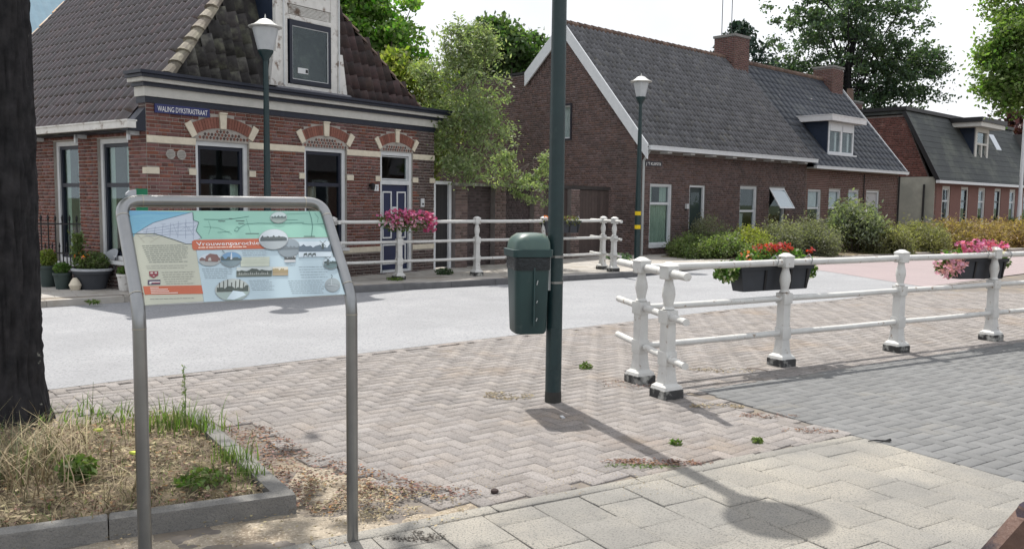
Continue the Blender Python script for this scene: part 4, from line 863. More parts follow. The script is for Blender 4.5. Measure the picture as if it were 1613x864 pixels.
lb=at(1003,412,.1); street_lamp((lb[0],lb[1],.1),'green street lamp with faceted pale head and yellow bands before the gabled cottage',bands=(.85,1.2),hex_=True,r0=.075)
lc=at(871,632,0); street_lamp((lc[0],lc[1],0),'thick dark green lamp pole in the clinkers carrying the litter bin, head out of view',sc=1.08,r0=.066,r1=.055)
# litter bin on that pole
bn2=thing('litter_bin','dark green plastic litter bin with rounded lid strapped to the pole','litter bin',(lc[0],lc[1],0),math.radians(14))
def rrect(hx,hy,r,n=4):
    P=[]
    for (sx,sy,a0) in ((1,1,0),(-1,1,90),(-1,-1,180),(1,-1,270)):
        for k in range(n+1):
            a=math.radians(a0+90*k/n); P.append((sx*(hx-r)+r*math.cos(a),sy*(hy-r)+r*math.sin(a)))
    return P
def loft(mb,cx_,cy_,levels,n=4,cap=True,mi=0):
    rings=[[(cx_+dx+a,cy_+b,z) for a,b in rrect(hx,hy,r,n)] for (z,hx,hy,r,dx) in levels]; k=len(rings[0]); vs=[p for R in rings for p in R]
    fs=[(i*k+j,i*k+(j+1)%k,(i+1)*k+(j+1)%k,(i+1)*k+j) for i in range(len(rings)-1) for j in range(k)]
    if cap: fs+=[tuple(range(k))[::-1],tuple((len(rings)-1)*k+j for j in range(k))]
    mb.add(vs,fs,mi)
bx_=-.225
m=MB(); loft(m,bx_,0,[(.585,.118,.12,.05,.0),(.575+.03,.13,.13,.05,0),(1.20,.145,.165,.05,-.004)]); m.build('bin_body',M_bin,bn2,smooth=True)
m=MB(); 
for yy in (-.14,): m.box(bx_+.0,bx_+.012,-.172,-.15,.66,1.12)
m.build('bin_rib',M_bin,bn2)
m=MB(); loft(m,bx_,0,[(1.195,.147,.168,.05,-.004),(1.15,.146,.167,.05,-.003),(1.10,.147,.169,.05,-.003),(1.115,.149,.171,.05,-.003),(1.20,.15,.172,.05,-.004)]); m.build('bin_bag',M_bag,bn2,smooth=True)
m=MB(); loft(m,bx_,0,[(1.205,.165,.185,.05,-.005),(1.26,.168,.188,.05,-.005),(1.262,.155,.175,.05,-.005)]); m.build('bin_rim',M_bin,bn2,smooth=True)
m=MB(); loft(m,bx_,0,[(1.26,.148,.17,.05,-.002),(1.32,.145,.165,.06,.0),(1.355,.132,.148,.07,.004),(1.385,.1,.115,.07,.01),(1.39,.05,.06,.04,.012)]); m.build('bin_lid',M_binlid,bn2,smooth=True)
m=MB(); m.box(-.088,-.068,-.075,-.06,.93,1.22); m.box(-.066,-.06,-.075,.075,.93,1.22); m.box(-.088,-.068,.06,.075,.93,1.22); m.build('bracket',mat('galvanised',(.35,.37,.38),(.28,.3,.31),rough=.45,metal=.6),bn2)
for z in (.98,1.19): m=MB(); m.lathe([(.069,z),(.069,z+.018)],20,cap=False); m.box(-.1,-.06,-.02,.02,z-.004,z+.02); m.build('steel_strap',M_steel,bn2)
for (yy,zz,l_) in ((-.172,1.02,.035),(-.169,.86,.02),(-.165,.72,.025)):
    q=MB(); q.prism([(bx_+.03,zz),(bx_+.036,zz),(bx_+.028,zz-l_),(bx_+.022,zz-l_)],lambda a,z,yy=yy:(a,yy+.01,z),lambda a,z,yy=yy:(a,yy-.002,z)); q.build('scratch',MATS['pale_pipe'],bn2)
pt_=[o for o in COL.objects if o.get('category')=='street lamp' and 'litter bin' in o['label']][0]
q=MB(); q.box(-.03,.03,-.0685,-.055,.28,.62); q.build('service_hatch',M_greenpole,pt_); q=MB(); q.lathe([(.068,-.02),(.069,.05),(.067,.09)],14); q.build('grimy_foot',mat('grime_grey',(.05,.05,.045),(.03,.03,.03)),pt_)
# ---------------- bridge railings
def rpost(base=.0,h=1.14):
    m=MB(); k=h/1.14
    m.frus((0,0),.07,.10,.105,.105,.098,.098); m.frus((0,0),.10,.125,.098,.098,.068,.068); m.frus((0,0),.125,.20,.068,.068,.058,.058); m.frus((0,0),.2,.28*k,.058,.058,.052,.052)
    m.lathe([(.085,.275*k),(.088,.285*k),(.088,.385*k),(.085,.395*k)],4,ph=math.pi/4,mi=0); 
    m.frus((0,0),.39*k,.64*k,.052,.052,.050,.050)
    m.lathe([(.087,.635*k),(.09,.645*k),(.09,.735*k),(.087,.745*k)],4,ph=math.pi/4)
    m.lathe([(.05,.745*k),(.06,.755*k),(.043,.775*k),(.046,.80*k),(.062,.87*k),(.058,.92*k),(.04,.98*k),(.038,1.0*k),(.055,1.01*k)],10)
    m.lathe([(.08,1.005*k),(.088,1.012*k),(.088,1.10*k),(.084,1.108*k)],4,ph=math.pi/4); m.lathe([(.094,1.105*k),(.094,1.118*k),(.03,1.15*k)],4,ph=math.pi/4)
    return m.mesh('railing_post',M_railw,smooth=True)
def railing(label,P0,dirv,ts,end0,end1,h=1.14,z0=0.,pair=None,side_=-1,pdx=-.19):
    k=h/1.14; an=math.atan2(dirv[1],dirv[0]); t=thing('bridge_railing',label,'railing',(P0[0],P0[1],z0),an,'white bridge railings')
    pm=rpost(h=h); b=MB(); b.chbox(-.11,.11,-.11,.11,-.02,.075,.006); bm=b.mesh('base_block',M_block)
    pv=(-.19*0+pdx,side_*.575); pts=[(x,0) for x in ts]+( [(pair+pv[0],pv[1])] if pair is not None else [])
    for (x,y) in pts:
        o=link('post',pm,t,Matrix.Translation((x,y,0))@Matrix.Rotation(random.uniform(-.012,.012),4,'X')@Matrix.Rotation(random.uniform(-.01,.01),4,'Y')@Matrix.Diagonal((.92,.92,1,1))); link('base_block',bm,o)
    for z,r in ((1.055,.034),(.69,.03),(.335,.03)):
        xs_=[end0]+list(ts)+[end1]; xs_=sorted(set(xs_))
        for a,b_ in zip(xs_,xs_[1:]):
            q=MB(); n=6; q.tube([(a+(b_-a)*i/n,random.uniform(-.002,.002),z*k-.004*math.sin(math.pi*i/n)) for i in range(n+1)],r,10); q.build('rail',M_railw,t,smooth=True)
        if pair is not None:
            q=MB(); q.tube([(pair-pv[0]*1.15,-pv[1]*1.15,z*k),(pair+pv[0]*1.62,pv[1]*1.62,z*k)],r*1.02,10); q.build('rail',M_railw,t,smooth=True)
    return t,an
bd=(.866,.5)
tR,aR=railing('near white bridge railing with two end posts and flower boxes, right of the bin',(1.185,7.76),bd,[0,1.83,3.66,5.48,7.3,9.1],0,11.,pair=.02)
for o in tR.children:
    pass
fdv=(.8076,.5898)
tL,aL=railing('far white bridge railing in front of the corner house and yard wall',(-2.18,16.45),fdv,[-1.35,0,1.80,3.55,5.25],-1.35,5.25,h=1.2,z0=.1,pair=5.25)
q=MB(); 
for z in (1.055,.69,.335): q=MB(); q.tube([(-1.35,-.28,z*1.053),(-1.35,.25,z*1.053)],.034,10); q.build('rail',M_railw,tL,smooth=True)
# ---------------- flower boxes
def quads(C,size,n_up=.3,asp=1.6,rng=RNG,jit=.35):
    N=len(C); a=rng.normal(size=(N,3)); a/=np.linalg.norm(a,axis=1)[:,None]; b=rng.normal(size=(N,3)); b[:,2]+=0; b-=a*(a*b).sum(1)[:,None]; b/=np.linalg.norm(b,axis=1)[:,None]
    sz=size*rng.uniform(1-jit,1+jit,N)[:,None]; l=a*sz*asp/2; w_=b*sz/2; nn=np.cross(a,b)*sz*.12
    V=np.stack([C-l,C-w_*1.0+nn,C+l,C+w_+nn],1).reshape(-1,3); Fc=np.arange(4*N).reshape(-1,4); return V,Fc
def cloud(n,c,r,rng=RNG,flat=1.):
    p=rng.normal(size=(n,3)); p/=np.linalg.norm(p,axis=1)[:,None]; p*=rng.uniform(0,1,n)[:,None]**.45; return np.array(c)+p*np.array(r)
M_fl=dict(red=leafmat('red_petals',(.42,.01,.018),(.34,.012,.02),isl=.3,tr=.3),pink=leafmat('magenta_petals',(.5,.06,.2),(.45,.1,.26),isl=.35,hue=.02,tr=.3),pale=leafmat('pale_pink_petals',(.6,.33,.45),(.55,.25,.38),isl=.25,tr=.3),white=leafmat('cream_petals',(.8,.78,.6),(.7,.7,.5),isl=.2,tr=.3),orange=leafmat('orange_petals',(.75,.2,.04),(.65,.1,.03),isl=.3,tr=.3),dark=leafmat('dark_dry_flower',(.16,.06,.05),(.1,.08,.05),tr=.2))
M_lf=leafmat('planter_leaf',(.07,.14,.03),(.12,.18,.05),isl=.4,hue=.025); M_lfd=leafmat('dull_planter_leaf',(.09,.1,.045),(.13,.12,.06),isl=.4,hue=.03)
def flowerhead(C,size,rng=RNG,pet=5):
    V=[];Fc=[];k=0
    for c in C:
        n=rng.normal(size=3)*.6+np.array((0,-.6,.7)); n/=np.linalg.norm(n); a=np.cross(n,[1,0,0.1]); a/=np.linalg.norm(a); b=np.cross(n,a); s_=size*rng.uniform(.7,1.3); ph=rng.uniform(0,6)
        for j in range(pet):
            t=ph+2*math.pi*j/pet; d=a*math.cos(t)+b*math.sin(t); e=-a*math.sin(t)+b*math.cos(t)
            V+= [c,c+d*s_*.6+e*s_*.38+n*s_*.15,c+d*s_+n*s_*.22,c+d*s_*.6-e*s_*.38+n*s_*.15]; Fc.append((k,k+1,k+2,k+3)); k+=4
    return V,Fc
def flower_box(label,loc,rz,L_,zt,masses,leaves,trough=True,y=.19,lm=None,tilt_=0.,h=.25,x0=None):
    t=thing('flower_box',label,'flower box',(loc[0],loc[1],zt),rz,'flower boxes hung on the bridge railings'); t.rotation_euler=(0,tilt_,rz)
    if trough:
        m=MB(); hx=L_/2; m.add([(-hx,y-.1,0),(hx,y-.1,0),(hx,y+.1,0),(-hx,y+.1,0),(-hx+.06,y-.075,-h),(hx-.05,y-.075,-h),(hx-.05,y+.075,-h),(-hx+.06,y+.075,-h)],[(3,2,1,0),(4,5,6,7),(0,1,5,4),(1,2,6,5),(2,3,7,6),(3,0,4,7)]); m.build('trough',M_trough,t)
        m=MB(); m.box(-hx-.01,hx+.01,y-.115,y-.1,-.035,.01); m.box(-hx-.01,hx+.01,y+.1,y+.115,-.035,.01); m.build('trough_rim',M_trough,t)
        for x in (-hx*.33,hx*.38,hx*.86): m=MB(); m.add([(x-.014,y-.112,-.03),(x+.014,y-.112,-.03),(x+.014,y-.088,-h+.01),(x-.014,y-.088,-h+.01),(x-.014,y-.09,-.03),(x+.014,y-.09,-.03),(x+.014,y-.07,-h+.01),(x-.014,y-.07,-h+.01)],[(0,1,2,3),(0,4,5,1),(3,2,6,7),(0,3,7,4),(1,5,6,2)]); m.build('trough_rib',M_iron,t)
        for x in (-hx*.3,hx*.66): m=MB(); m.tube([(x,y-.1,-.02),(x,y-.12,.07),(x,y-.2,.12),(x,y-.245,.07),(x,y-.23,.02)],.006,6); m.build('hanger_hook',MATS['galvanised'],t)
    C=np.concatenate([cloud(n,c,r) for n,c,r in leaves]); V,Fc=quads(C,.035); tag(link('foliage',npmesh('foliage',V,Fc,lm or M_lf),t),kind='stuff')
    for (mk,n,c,r,s_) in masses:
        C=cloud(n,c,r); V,Fc=flowerhead(C,s_); tag(link('flowers',npmesh('flowers',V,Fc,M_fl[mk]),t),kind='stuff')
    return t
pR=lambda s_:(1.185+bd[0]*s_,7.76+bd[1]*s_)
flower_box('charcoal flower box of red blooms with pale flowers at its left end',pR(1.83),aR,1.02,1.01,
  [('red',64,(.0,.16,.17),(.34,.12,.06),.021),('red',46,(.08,.14,.19),(.22,.1,.05),.022),('red',9,(.53,.16,.13),(.06,.06,.05),.02),('orange',14,(-.42,.14,.10),(.16,.1,.06),.02),('white',46,(-.62,.17,-.06),(.12,.1,.1),.02),('white',16,(.6,.2,-.07),(.08,.06,.1),.018)],
  [(620,(0,.18,.09),(.5,.13,.10)),(330,(-.62,.18,-.05),(.15,.12,.12)),(120,(.6,.2,-.06),(.09,.08,.12))],tilt_=0)
flower_box('charcoal flower box of pink petunias trailing at its left on the near railing',pR(5.40),aR,1.0,1.0,
  [('pink',150,(-.05,.10,.15),(.55,.14,.09),.03),('pale',150,(-.70,.08,-.08),(.24,.15,.17),.03),('pale',30,(.0,.1,.1),(.35,.1,.08),.03),('pale',20,(.58,.2,-.05),(.08,.08,.12),.024),('white',8,(.1,.05,.1),(.2,.08,.05),.03)],
  [(400,(0,.18,.07),(.5,.13,.08)),(400,(-.62,.16,-.06),(.2,.13,.16)),(120,(.58,.2,-.05),(.09,.1,.12))],tilt_=.03)
pL=lambda s_:(-2.18+fdv[0]*s_,16.45+fdv[1]*s_)
flower_box('mass of magenta and pale pink petunias on the far railing before the blue door',pL(.12),aL,1.1,1.22,
  [('pink',300,(.05,-.02,.08),(.66,.22,.16),.038),('pink',110,(.54,-.02,-.06),(.18,.17,.18),.036),('pale',90,(-.1,-.1,-.06),(.5,.15,.12),.03)],[(900,(0,0,-.02),(.62,.2,.2))],trough=False)
flower_box('sparse faded flower box on the far railing behind the bin pole',pL(4.0),aL,1.0,1.2,
  [('orange',34,(-.3,-.05,.1),(.25,.15,.07),.026),('dark',30,(0,0,.05),(.5,.15,.1),.03)],[(620,(0,0,.0),(.6,.2,.14))],y=.0,lm=M_lfd)
# ================================================================== INFORMATION BOARD
LB=(-1.5365,3.5065); IL=.938; RI=.5911
ib=thing('information_board','steel framed village information board with map and orange Vrouwenparochie banner','information board',(LB[0],LB[1],0),RI)
lean=Vector((0,.6318,.775)).normalized(); ZB=1.178; LT=.578
def arc(p,d0,d1,r,n=6):
    """rounded corner at p from direction d0 into d1"""
    d0=Vector(d0).normalized();d1=Vector(d1).normalized();p=Vector(p); a=p-d0*r; b=p+d1*r
    return [a*(1-t)**2+p*2*t*(1-t)+b*t*t for t in [i/n for i in range(n+1)]]
top=Vector((0,0,ZB))+lean*LT
P1=arc((0,0,ZB),(0,0,1),lean,.075)+arc(top,lean,(1,0,0),.085,8)
P2=[Vector((IL-p.x,p.y,p.z)) for p in P1][::-1]
TR_=.0275
m=MB(); m.tube([(0,0,-.1)]+P1[:7],TR_,18); m.build('leg',M_steel,ib,smooth=True)
m=MB(); m.tube([(IL,0,-.1)]+[Vector((IL-p.x,p.y,p.z)) for p in P1[:7]],TR_,18); m.build('leg',M_steel,ib,smooth=True)
m=MB(); m.tube(P1[6:]+P2[:-6],TR_,18); m.build('frame_tube',M_steel,ib,smooth=True)
for p,d in ((Vector((0,0,ZB-.075)),Vector((0,0,1))),(Vector((0,0,ZB))+lean*.078,lean),(top-lean*.09,lean),(top+Vector((.092,0,0)),Vector((1,0,0)))):
    for mir in (0,1):
        q=Vector((IL-p.x,p.y,p.z)) if mir else p; dd_=Vector((-d.x,d.y,d.z)) if mir else d
        m=MB(); m.tube([q-dd_*.0025,q+dd_*.0025],TR_+.0012,18); m.build('weld_seam',mat('weld',(.4,.38,.33),rough=.4,metal=.8),ib,smooth=True)
# printed panel: plane coordinates s (along), t (up the lean)
S0,S1,T0,T1=.026,.912,.022,.522
nrm=Vector((0,-lean.z,lean.y))   # towards the reader
def PP(s,t,o=0.): return tuple(Vector((s,0,ZB))+lean*t+nrm*o)
m=MB(); m.add([PP(S0,T0,-.004),PP(S1,T0,-.004),PP(S1,T1,-.004),PP(S0,T1,-.004),PP(S0,T0,.002),PP(S1,T0,.002),PP(S1,T1,.002),PP(S0,T1,.002)],[(0,3,2,1),(4,5,6,7),(0,1,5,4),(1,2,6,5),(2,3,7,6),(3,0,4,7)])
pan=m.build('panel',mat('panel_backing',(.55,.58,.6),rough=.3,spec=.5),ib)
pm_=bpy.data.materials.new('printed_foil'); pm_.use_nodes=True; pb=pm_.node_tree.nodes['Principled BSDF']; va=pm_.node_tree.nodes.new('ShaderNodeVertexColor'); va.layer_name='Col'; pm_.node_tree.links.new(va.outputs[0],pb.inputs['Base Color']); pb.inputs['Roughness'].default_value=.32; pb.inputs['Coat Weight'].default_value=.3
def XY(X,Y):
    xl=160+(Y-180)*.194; xr=1250+(Y-198)*.349; yt=180+.0165*(X-160); yb=720-.0303*(X-265)
    return (S0+(S1-S0)*(X-xl)/(xr-xl), T1-(T1-T0)*(Y-yt)/(yb-yt))
class PR:
    def __init__(s): s.v=[];s.f=[];s.c=[]
    def poly(s,P,col,lay,raw=False):
        k=len(s.v)
        for X,Y in P:
            a,b=(X,Y) if raw else XY(X,Y); a=min(max(a,S0+.0005),S1-.0005); b=min(max(b,T0+.0005),T1-.0005)
            s.v.append(PP(a,b,.002+.0005*lay))
        s.f.append(tuple(range(k,k+len(P)))); s.c.append(col); return s
    def rect(s,x0,y0,x1,y1,col,lay): return s.poly([(x0,y0),(x1,y0),(x1,y1),(x0,y1)],col,lay)
    def ell(s,cx,cy,rx,ry,col,lay,a0=0,a1=360,n=28): return s.poly([(cx+rx*math.cos(math.radians(a0+(a1-a0)*i/n)),cy+ry*math.sin(math.radians(a0+(a1-a0)*i/n))) for i in range(n)],col,lay)
    def line(s,P,w,col,lay):
        for (x0,y0),(x1,y1) in zip(P,P[1:]):
            L_=math.hypot(x1-x0,y1-y0) or 1; nx,ny=-(y1-y0)/L_*w/2,(x1-x0)/L_*w/2; s.poly([(x0+nx,y0+ny),(x1+nx,y1+ny),(x1-nx,y1-ny),(x0-nx,y0-ny)],col,lay)
        return s
    def build(s,name,label=None,kind=None):
        me=bpy.data.meshes.new(name); me.from_pydata(s.v,[],s.f); me.materials.append(pm_); at_=me.color_attributes.new('Col','FLOAT_COLOR','CORNER')
        cols=[]
        for p,c in zip(me.polygons,s.c): cols+= [(*c,1.)]*p.loop_total
        at_.data.foreach_set('color',[x for c in cols for x in c])
        o=link(name,me,pan); return tag(o,label,kind=kind)
SEA=(.15,.38,.52); LAND=(.42,.48,.56); GREEN=(.25,.49,.40); BEI=(.44,.45,.37); PAPER=(.40,.51,.57); ORG=(.45,.10,.04); INK=(.2,.24,.27); DK=(.05,.07,.07)
q=PR(); q.poly([(161,181),(1249,199),(1305,358),(165,358)],GREEN,1)
q.poly([(161,181),(495,196),(430,220),(350,240),(290,262),(245,290),(205,320),(196,345),(186,310)],SEA,2); q.poly([(161,181),(490,196),(330,206),(250,200),(165,214)],(.12,.34,.52),3)
for k in range(5): q.line([(185+k*4,232+k*15),(235-k*3,228+k*15),(290-k*20,226+k*14)],2,(.14,.36,.55),3)
q.build('map_print','sea and green land of the printed map')
q=PR(); land=[(495,196),(430,215),(350,238),(290,258),(245,288),(205,318),(300,322),(400,358),(470,385),(505,385),(510,370),(552,350),(520,310),(532,258),(503,245)]
q.poly(land,LAND,4)
for k in range(7): q.line([(262+k*40,290-k*10),(255+k*42,325+k*6)],2.2,(.22,.26,.36),5)
for k in range(4): q.line([(235+k*6,300+k*12),(330+k*20,285+k*14),(430,265+k*22),(515,258+k*24)],2.2,(.22,.26,.36),5)
for k in range(9): x=330+k*21; q.line([(x,262+(k%3)*22),(x+25,268+(k%4)*20)],1.8,(.25,.3,.4),5)
q.line([(497,197),(503,245),(532,258),(520,310),(552,352)],4,(.05,.13,.12),6); q.line([(186,322),(300,322),(400,358),(470,386),(510,386)],3,(.07,.08,.08),6); q.line([(205,318),(245,288),(290,258),(350,238),(430,215),(495,196)],2.5,(.08,.15,.2),6)
for P,w_ in (([(560,240),(640,243),(720,240),(815,226)],3),([(740,300),(735,312),(750,316),(762,300),(755,290),(742,292)],3),([(762,296),(800,272),(870,268),(1000,272),(1150,268)],2.5),([(560,285),(640,292),(720,330)],1.5),([(1180,200),(1195,240),(1205,290),(1200,355)],4),([(1140,275),(1205,280),(1290,278)],2.5),([(1215,210),(1240,240),(1235,270)],2),([(640,320),(710,316)],2),([(1040,250),(1110,252)],2),([(590,330),(600,290),(585,250)],1.2),([(800,240),(830,330)],1.2),([(1040,215),(1175,212)],1.5)): q.line(P,w_,(.06,.18,.16),4)
for (x,y,l) in ((800,330,78),(1152,352,70),(640,252,40),(740,252,50),(755,268,35),(700,238,20)): q.line([(x,y),(x+l,y+1)],4,(.08,.12,.12),5)
q.build('map_lines','lilac land with field lines and dark borders')
q=PR(); q.poly([(190,345),(200,322),(300,324),(400,360),(470,388),(508,388),(525,425),(576,706),(262,719)],BEI,3)
q.poly([(510,362),(1303,362),(1418,685),(574,712),(527,424)],PAPER,3); q.line([(890,360),(1304,361)],3,(.2,.12,.1),6)
for P in ([(230,350),(262,332),(300,352)],[(215,330),(250,372)],[(280,372),(330,340)]): q.line(P,2,(.35,.33,.28),5)
q.build('paper_ground','beige and pale blue printed ground')
q=PR(); q.poly([(500,372),(512,364),(1045,362),(1052,380),(1060,422),(512,422),(503,410)],ORG,7); q.poly([(252,618),(560,620),(570,666),(262,664)],ORG,5); q.build('title_banner','orange title banner and footer')
# text lines as print
q=PR()
def lines(x0,x1,y0,y1,n,c=INK,w_=2.1,lay=6):
    for i in range(n):
        y=y0+(y1-y0)*i/max(1,n-1); x=x0+i*(5 if x0<500 else 4); e=x1-random.choice((0,0,6,14,30))
        while x<e:
            l=random.uniform(8,26); q.line([(x,y),(min(x+l,e),y+.2)],w_,c,lay); x+=l+random.uniform(3,5)
lines(238,480,392,486,9,c=(.16,.18,.17),w_=2.8); lines(262,480,508,520,2,c=(.3,.3,.28),w_=2.2); lines(345,520,545,608,6,c=(.22,.22,.2),w_=2.4); lines(560,730,530,582,6); lines(780,930,432,468,4); lines(825,975,600,652,6); lines(1058,1285,606,674,7); lines(1122,1305,530,588,5); lines(290,520,688,690,1,c=(.2,.2,.2)); lines(1045,1105,508,520,2,w_=2)
for (x,y,l) in ((288,628,44),(290,638,90),(292,648,95),(294,658,140)): q.line([(x,y),(x+l,y)],3,(.8,.75,.7),7)
lines(536,820,409,413,1,c=(.8,.6,.5),w_=6,lay=8)
q.build('text_print','small printed text lines',kind='stuff')
V,Fc,xw=text_mesh('Vrouwenparochie',.03,'t',None)
a0,b0=XY(527,399); a1,b1=XY(884,399); b=MB(); b.add([PP(a0+v[0]/xw*(a1-a0),b0+v[1],.0066) for v in V],Fc); b.build('title_lettering',mat('sign_white',(.8,.8,.8)),pan,recalc=False)
def picture(cx,cy,rx,ry,skyc,midc,grc,lay=8,rect=False,seed=0,rim=True,label=None,extra=None):
    r=random.Random(seed); p=PR()
    if rect:
        p.rect(cx-rx,cy-ry,cx+rx,cy+ry,skyc,lay); p.rect(cx-rx,cy+ry*.25,cx+rx,cy+ry,grc,lay+1)
        X=lambda t:cx-rx+2*rx*t; tl_=[(X(i/14),cy-ry*(.1+.6*r.random())) for i in range(15)]; p.poly(tl_+[(cx+rx,cy+ry*.35),(cx-rx,cy+ry*.3)],midc,lay+2)
    else:
        if rim: p.ell(cx,cy,rx+2.5,ry+2.5,(.35,.37,.38),lay)
        p.ell(cx,cy,rx,ry,skyc,lay+1); p.ell(cx,cy,rx,ry,grc,lay+2,8,172); 
        w_=rx*.93; tl_=[(cx-w_+2*w_*i/12,cy+ry*.05-ry*(.08+.38*r.random())) for i in range(13)]; p.poly(tl_+[(cx+w_,cy+ry*.16),(cx-w_,cy+ry*.18)],midc,lay+3)
    if extra: extra(p,lay+4)
    p.build('picture',label)
def mill(x,y,s_):
    def f(p,l):
        p.poly([(x-6*s_,y+20*s_),(x-3*s_,y),(x+3*s_,y),(x+6*s_,y+20*s_)],DK,l); p.line([(x-14*s_,y-12*s_),(x+14*s_,y+10*s_)],1.6*s_,DK,l); p.line([(x+12*s_,y-12*s_),(x-12*s_,y+10*s_)],1.6*s_,DK,l)
    return f
picture(602,480,62,36,(.5,.56,.62),(.16,.1,.09),(.32,.34,.34),seed=1,rim=False,label='printed picture of an old farmhouse',extra=lambda p,l:(p.poly([(575,490),(578,462),(600,446),(640,452),(652,470),(645,494)],(.17,.085,.075),l),p.poly([(590,488),(595,470),(606,470),(610,489)],(.4,.4,.38),l+1)))
picture(720,480,60,42,(.13,.26,.42),(.06,.09,.09),(.16,.22,.25),seed=2,label='printed blue picture of a tower',extra=lambda p,l:(p.poly([(716,482),(718,450),(721,440),(724,450),(727,482)],(.5,.55,.6),l),p.line([(668,428),(682,442)],3,DK,l)))
picture(860,496,84,27,(.46,.5,.42),(.44,.48,.40),(.46,.5,.42),rect=True,seed=3,label='printed pale green picture block')
picture(856,552,103,27,(.45,.5,.5),(.045,.06,.05),(.1,.12,.1),rect=True,seed=4,label='printed dark picture of a crowd of children',extra=lambda p,l:[p.poly([(765+i*11,570),(768+i*11,552+(i%3)*4),(773+i*11,570)],(.35,.37,.35),l) for i in range(16)])
picture(1010,552,47,24,(.55,.52,.44),(.3,.24,.13),(.34,.27,.17),rect=True,seed=5,label='printed brown picture of a barn')
picture(1068,482,34,20,(.6,.62,.64),(.06,.07,.07),(.5,.52,.54),rect=True,seed=6,label='printed small line drawing')
picture(1060,420,66,54,(.24,.29,.33),(.13,.16,.18),(.2,.24,.27),seed=7,label='printed grey round picture behind the larger one')
picture(965,370,86,59,(.5,.56,.6),(.07,.09,.1),(.33,.37,.39),lay=13,seed=8,label='large round printed picture of a village row',extra=lambda p,l:[p.poly([(905+i*17,372),(908+i*17,356-(i%2)*6),(922+i*17,356),(926+i*17,372)],(.08,.1,.1),l) for i in range(7)])
picture(992,237,48,33,(.5,.6,.6),(.1,.14,.14),(.24,.3,.28),seed=9,label='small round printed picture in the green map')
picture(733,650,96,59,(.4,.44,.42),(.05,.07,.06),(.3,.38,.36),seed=10,label='large round printed picture of a tree lined canal',extra=lambda p,l:([p.line([(660+i*22,655),(658+i*23,610-(i%3)*8)],5,(.05,.06,.05),l) for i in range(7)],p.poly([(735,655),(790,662),(810,680),(740,705),(700,700)],(.5,.6,.66),l)))
picture(1225,430,105,45,(.52,.6,.66),(.09,.13,.17),(.5,.58,.64),rect=True,seed=11,label='printed winter picture of horses and a mill',extra=lambda p,l:([p.poly([(x,478),(x+3,455),(x+22,452),(x+26,476),(x+18,462),(x+8,464)],DK,l) for x in (1150,1178,1204)],mill(1272,400,1.5)(p,l)))
picture(1325,512,48,33,(.45,.55,.62),(.05,.08,.08),(.1,.16,.17),lay=13,seed=12,label='round printed picture of a windmill',extra=mill(1305,495,1.5))
picture(1336,634,46,36,(.3,.35,.37),(.26,.3,.32),(.27,.31,.33),lay=8,seed=13,label='round printed picture of a steel dish',extra=lambda p,l:(p.line([(1328,600),(1334,585),(1326,578)],3,DK,l),p.line([(1305,634),(1368,640)],2,(.6,.65,.68),l),p.line([(1330,600),(1328,634)],2,(.6,.65,.68),l)))
p=PR(); p.poly([(280,538),(327,538),(328,560),(305,576),(282,562)],(.2,.015,.03),7); p.rect(287,543,300,552,(.5,.45,.42),8); p.rect(309,543,321,552,(.5,.45,.42),8); p.rect(300,562,309,566,(.5,.45,.42),8); p.build('printed_shield','dark red printed coat of arms')
p=PR(); p.rect(275,585,340,611,(.05,.03,.07),7); p.rect(284,595,338,600,(.6,.6,.6),8); p.rect(298,600,338,604,(.3,.03,.04),8); p.ell(288,604,7,4,(.5,.5,.5),9); p.build('printed_flag','small dark printed flag')
# ================================================================== TREES
def pos(u,v,d):
    r=ray(u,v); k=d/r[1]; return np.array((r[0]*k,d,HC+r[2]*k))
def tree(name,label,cat,base,trunk,crowns,leaf,cr,per,lm,bark=None,group=None,seed=1,limbs=14,flat=.65,asp=1.7,twig=.012,lim_r=.35,high=False):
    rng=np.random.default_rng(seed); t=thing(name,label,cat,tuple(base),0,group); b=np.array(base)
    tm=MB(); pts=[(p[0],p[1],p[2]) for p in trunk]; tm.tube(pts,[p[3] for p in trunk],12); tk=tm.build('trunk',bark or M_bark2,t,smooth=True)
    CL_=[]
    for (c,r,n) in crowns:
        p=rng.normal(size=(n,3)); p/=np.linalg.norm(p,axis=1)[:,None]; p*=(rng.uniform(.12,1,n)**.42)[:,None]; p*= np.clip(1+.2*rng.normal(size=(n,1)),.5,1.22)
        CL_.append(np.array(c)-b+p*np.array(r))
    CL_=np.concatenate(CL_); lb=MB(); idx=rng.permutation(len(CL_))[:limbs*4]
    tp=np.array(pts); 
    for n_,i in enumerate(idx):
        e=CL_[i]; j=len(tp)-1 if high else rng.integers(max(1,len(tp)//2-1),len(tp)); s_=tp[j] if n_%2 else tp[-1]*(1-.25*rng.random())+tp[-2]*(.25*rng.random()) if False else tp[j]
        mid=(s_+e)/2+rng.normal(size=3)*.06*np.linalg.norm(e-s_)+np.array((0,0,.06*np.linalg.norm(e-s_))); r0=trunk[-1][3]*(lim_r+.25*rng.random()) if n_<limbs else trunk[-1][3]*.22
        lb.tube([s_,s_*.5+mid*.5+rng.normal(size=3)*.03,mid,mid*.45+e*.55,e],[r0,r0*.8,r0*.6,r0*.4,twig],6)
    lb.build('branch',bark or M_bark2,t,smooth=True)
    C=[]
    for c in CL_:
        n=int(per*rng.uniform(.5,1.5)); rr=cr*rng.uniform(.55,1.3); p=rng.normal(size=(n,3))*rr*.52; p[:,2]*=flat; C.append(c+p)
    C=np.concatenate(C); V,Fc=quads(C,leaf,asp=asp,rng=rng)
    tag(link('crown',npmesh('crown',V,Fc,lm),t),kind='stuff'); return t
L_dark=leafmat('dark_green_leaf',(.055,.095,.062),(.075,.115,.07),isl=.45,hue=.02,tr=.4)
